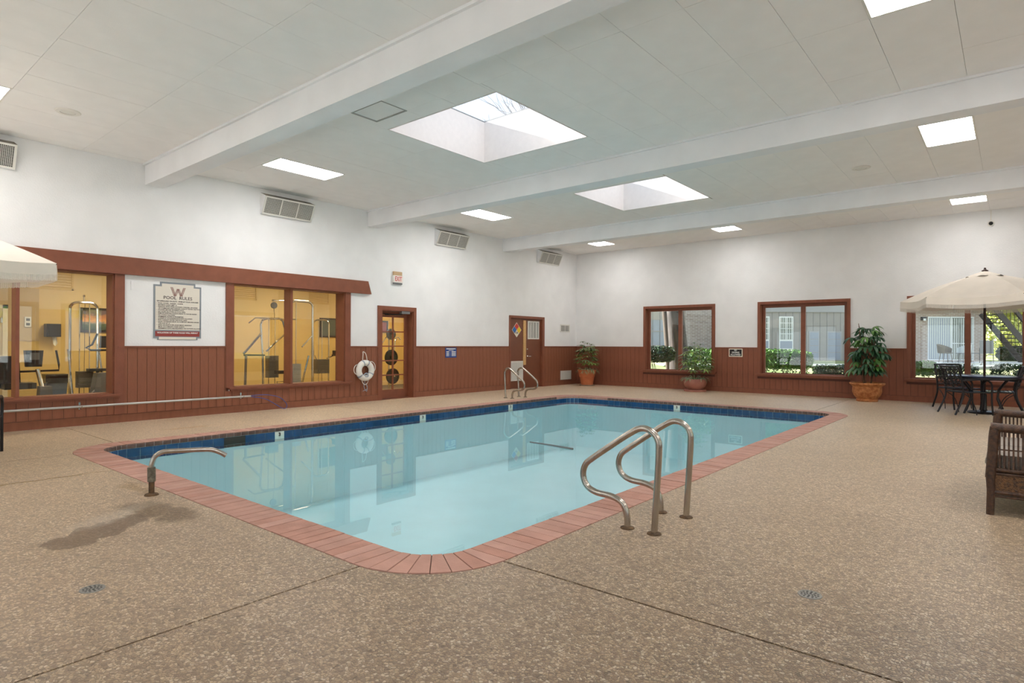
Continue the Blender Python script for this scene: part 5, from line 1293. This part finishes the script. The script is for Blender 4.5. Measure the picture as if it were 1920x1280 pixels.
# brick building with patio door
bb=thing('brick_apartment','pale brick apartment wall with a sliding patio door behind the right back window','building',E(0,29,0),YAW)
MB().box(18.25,22.7,0,5,zb-.8,3.1).build('brick_wall',M['extbrick'],bb)
MB().box(17.9,22.9,-.5,5,3.1,3.35).build('upper_floor_edge',M['siding2'],bb)
MB().box(17.9,22.7,.2,5,3.35,6.2).build('upper_wall',M['siding'],bb)
dr=MB().box(19.95,22.15,-.04,.0,.60,2.70).build('door_frame',M['extwhite'],bb)
MB().box(20.0,21.03,-.05,-.04,.66,2.64).build('pane',M['bluesiding'],dr); MB().box(21.07,22.1,-.05,-.04,.66,2.64).build('pane',M['glassdark'],dr)
for k in range(20): x=20.06+k*.105; MB().box(x-.03,x+.03,-.056,-.051,.68,2.62).build('blind_slat',M['blind'],dr)
MB().box(21.03,21.07,-.08,-.05,.6,2.7).box(21.07,22.1,-.07,-.05,1.40,1.44).build('meeting_stile',M['extwhite'],dr)
la=MB().box(19.62,19.82,-.14,0,2.52,2.68).build('wall_lantern',M['lantern'],bb); MB().box(19.66,19.78,-.15,-.14,2.50,2.60).build('lantern_glass',M['extwhite'],la)
t=MB().box(18.0,24.6,-3.2,0,.30,.56).build('patio_slab',M['conc'],bb)
t=MB().box(6,40,-.7,.7,.0,.06).build('garden_path',M['conc']); p_=E(0,24.5,gz(*E(20,24.5)[:2])-.0); t.location=p_; t.rotation_euler=(0,0,YAW); tag(t,'pale concrete path crossing the lawn before the brick apartment','path')
# patio furniture outside
def wickerchair(loc,rz,label,m):
    t=thing('outdoor_chair',label,'chair',loc,rz)
    MB().lathe([(.24,.40),(.28,.42),(.28,.44),(0,.45)],20).build('seat',m,t)
    vs=[];K=14
    for i in range(K+1):
        a=R(-20+220*i/K); r_=.30; h=.62+.20*math.sin(PI*i/K); vs+=[(r_*math.cos(a),r_*math.sin(a),.42),(r_*1.1*math.cos(a),r_*1.1*math.sin(a),h)]
    MB().add(vs,[(2*i,2*i+2,2*i+3,2*i+1) for i in range(K)]).build('curved_back',m,t)
    for a in (45,135,225,315): MB().tube([(.2*math.cos(R(a)),.2*math.sin(R(a)),.42),(.26*math.cos(R(a)),.26*math.sin(R(a)),0)],.015,6).build('leg',m,t)
wickerchair(E(19.25,26.8,.56),YAW+.5,'dark wicker tub chair on the outside patio in front of the sliding door',M['plate'])
wickerchair(E(19.85,26.6,.56),YAW-1.8,'pale tub chair right of the dark wicker chair on the outside patio',M['blind'])
t=thing('outdoor_table','small dark round patio table beside the tub chairs outside','table',E(19.6,26.2,.56))
MB().lathe([(0,.40),(.3,.40),(.3,.43),(0,.43)],20).build('tabletop',M['grey'],t); 
for a in (30,150,270): MB().tube([(.2*math.cos(R(a)),.2*math.sin(R(a)),.40),(.22*math.cos(R(a)),.22*math.sin(R(a)),0)],.014,6).build('leg',M['grey'],t)
t=thing('outdoor_sling_chair','grey sling armchair on the patio just right of the window mullion','chair',E(20.75,26.4,.56),YAW)
MB().box(-.30,.30,-.02,.0,.40,.98).build('back_sling',M['grey'],t); MB().box(-.3,.3,0,.5,.40,.43).build('seat_sling',M['grey'],t)
for x in (-.3,.3): 
    for y in (0,.5): MB().tube([(x,y,0),(x,y,.65)],.016,6).build('leg',M['stairm'],t)
# stairs
t=thing('outdoor_stair','dark steel outdoor stair descending to the right beside the brick apartment','stair',E(21.95,27,.5),YAW)
s0,s1=Vector((-.2,0,2.3)),Vector((1.75,0,.0))
def strg(y,dz): return MB().box(0,(s1-s0).length,-.03,.03,-.12+dz,.12+dz,mx=Matrix.Translation((s0.x,y,s0.z))@Matrix.Rotation(math.atan2(-(s1-s0).z,(s1-s0).x),4,'Y'))
strg(0,0).build('stringer',M['stairm'],t); strg(1.0,0).build('stringer',M['stairm'],t)
for k in range(13):
    p=s0.lerp(s1,(k+.5)/13); MB().box(p.x-.14,p.x+.14,.03,1.0,p.z-.02,p.z+.02).build('tread',M['stairm'],t)
for y in (0,1.0):
    MB().box(0,(s1-s0).length,-.05,.05,-.07,.07,mx=Matrix.Translation((s0.x,y,s0.z+.95))@Matrix.Rotation(math.atan2(-(s1-s0).z,(s1-s0).x),4,'Y')).build('handrail',M['stairm'],t)
    for k in range(12): p=s0.lerp(s1,k/11); MB().tube([(p.x,y,p.z),(p.x,y,p.z+.95)],.012,5).build('baluster',M['stairm'],t)
MB().tube([(1.75,0,-.1),(1.75,0,1.1)],.05,8).build('newel_post',M['stairm'],t)
# far trees and far building
def leafytree(label,loc,rad,h,n,mm,seed,trk=.18,low=.5):
    n=int(n*1.7)
    t=thing('leafy_tree',label,'tree',loc); rnd=random.Random(seed)
    MB().tube([(0,0,0),(.2,0,h*.4),(.1,.1,h*.8)],trk,8,r2=trk*.4).build('trunk',M['bark'],t,smooth=True)
    m=MB(); blobs=[(Vector((rnd.uniform(-.6,.6)*rad,rnd.uniform(-.6,.6)*rad,h*low+rnd.uniform(0,.55)*h)),rad*rnd.uniform(.35,.6)) for k in range(12)]
    for k in range(n):
        c,r_=blobs[rnd.randrange(len(blobs))]; d=Vector((rnd.gauss(0,1),rnd.gauss(0,1),rnd.gauss(0,1))).normalized(); p=c+d*r_*rnd.uniform(.75,1.05)
        u=Vector((rnd.uniform(-1,1),rnd.uniform(-1,1),rnd.uniform(-1,1))).normalized(); v=u.cross(d).normalized(); s=rad*.032
        m.add([p-u*s,p+v*s*.7,p+u*s,p-v*s*.7],[(0,1,2,3)])
    m.build('foliage',mm,t,kind='stuff')
leafytree('yellow green leafy tree right of the outdoor stair, nearest',E(29.2,36,.4),2.9,5.4,11000,M['tree'],21,low=.3)
leafytree('tall yellow leafy tree above the outdoor stair in the distance',E(33,45,.4),3.2,7.5,8000,M['tree'],22)
leafytree('leafy tree beyond the right end of the outdoor view',E(43,52,.4),4.0,8,7000,M['tree'],23)
leafytree('green leafy tree filling the gap behind the stair foot',E(42,68,.4),6.0,11,6000,M['hedge'],24,.3)
fb=thing('distant_house','distant low grey house beyond the outdoor stair and trees','building',E(31,56,.4),YAW)
MB().box(-5,9,0,5,0,3).build('house_wall',M['siding'],fb); MB().prism([(-5.5,3),(9.5,3),(7,5),(-3,5)],-.5,5.5,mx=Matrix(((1,0,0,0),(0,0,1,0),(0,1,0,0),(0,0,0,1)))).build('roof',M['roofing'],fb)
hedge('hedge','distant low green hedge beside the outdoor stair foot',*E(26.2,31)[:2],2.2,1.0,.0,.75,1500,M['hedged'],YAW,15,branches=2,leaf=.12)
# bare tree seen through the skylight
def bare(loc,h,seed):
    t=thing('bare_tree','tall leafless tree whose branches show through the larger skylight','tree',loc); rnd=random.Random(seed)
    MB().tube([(0,0,0),(.1,0,h*.45)],.22,8,r2=.13).build('trunk',M['bark'],t,smooth=True)
    m=MB()
    def br(p,d,L,r,dep):
        q=p+d*L; mid=p+d*L*.5+Vector((rnd.uniform(-.1,.1),rnd.uniform(-.1,.1),0))*L
        m.tube([p,mid,q],r*.75,4,r2=r*.45,caps=False)
        if dep:
            for k in range(3): 
                nd=(d+Vector((rnd.uniform(-.7,.7),rnd.uniform(-.7,.7),rnd.uniform(-.2,.5)))).normalized(); br(q.lerp(p,rnd.uniform(0,.35)),nd,L*rnd.uniform(.6,.8),r*.6,dep-1)
    for k in range(4):
        a=k*1.6; br(Vector((.1,0,h*.42)),Vector((math.cos(a)*.5,math.sin(a)*.5,1)).normalized(),h*.22,.09,4)
    m.build('branch',M['twig'],t,kind='stuff')
bare(E(1.7,24,0),12.0,5)
# lawn-side backdrop for the right-wall windows (seen only as reflections)
leafytree('leafy tree on the lawn beyond the right wall of the pool hall, first',(14,4,-.06),3.0,6,4000,M['hedge'],31)
leafytree('leafy tree on the lawn beyond the right wall of the pool hall, second',(16,12,-.06),3.2,7,4000,M['tree'],32)
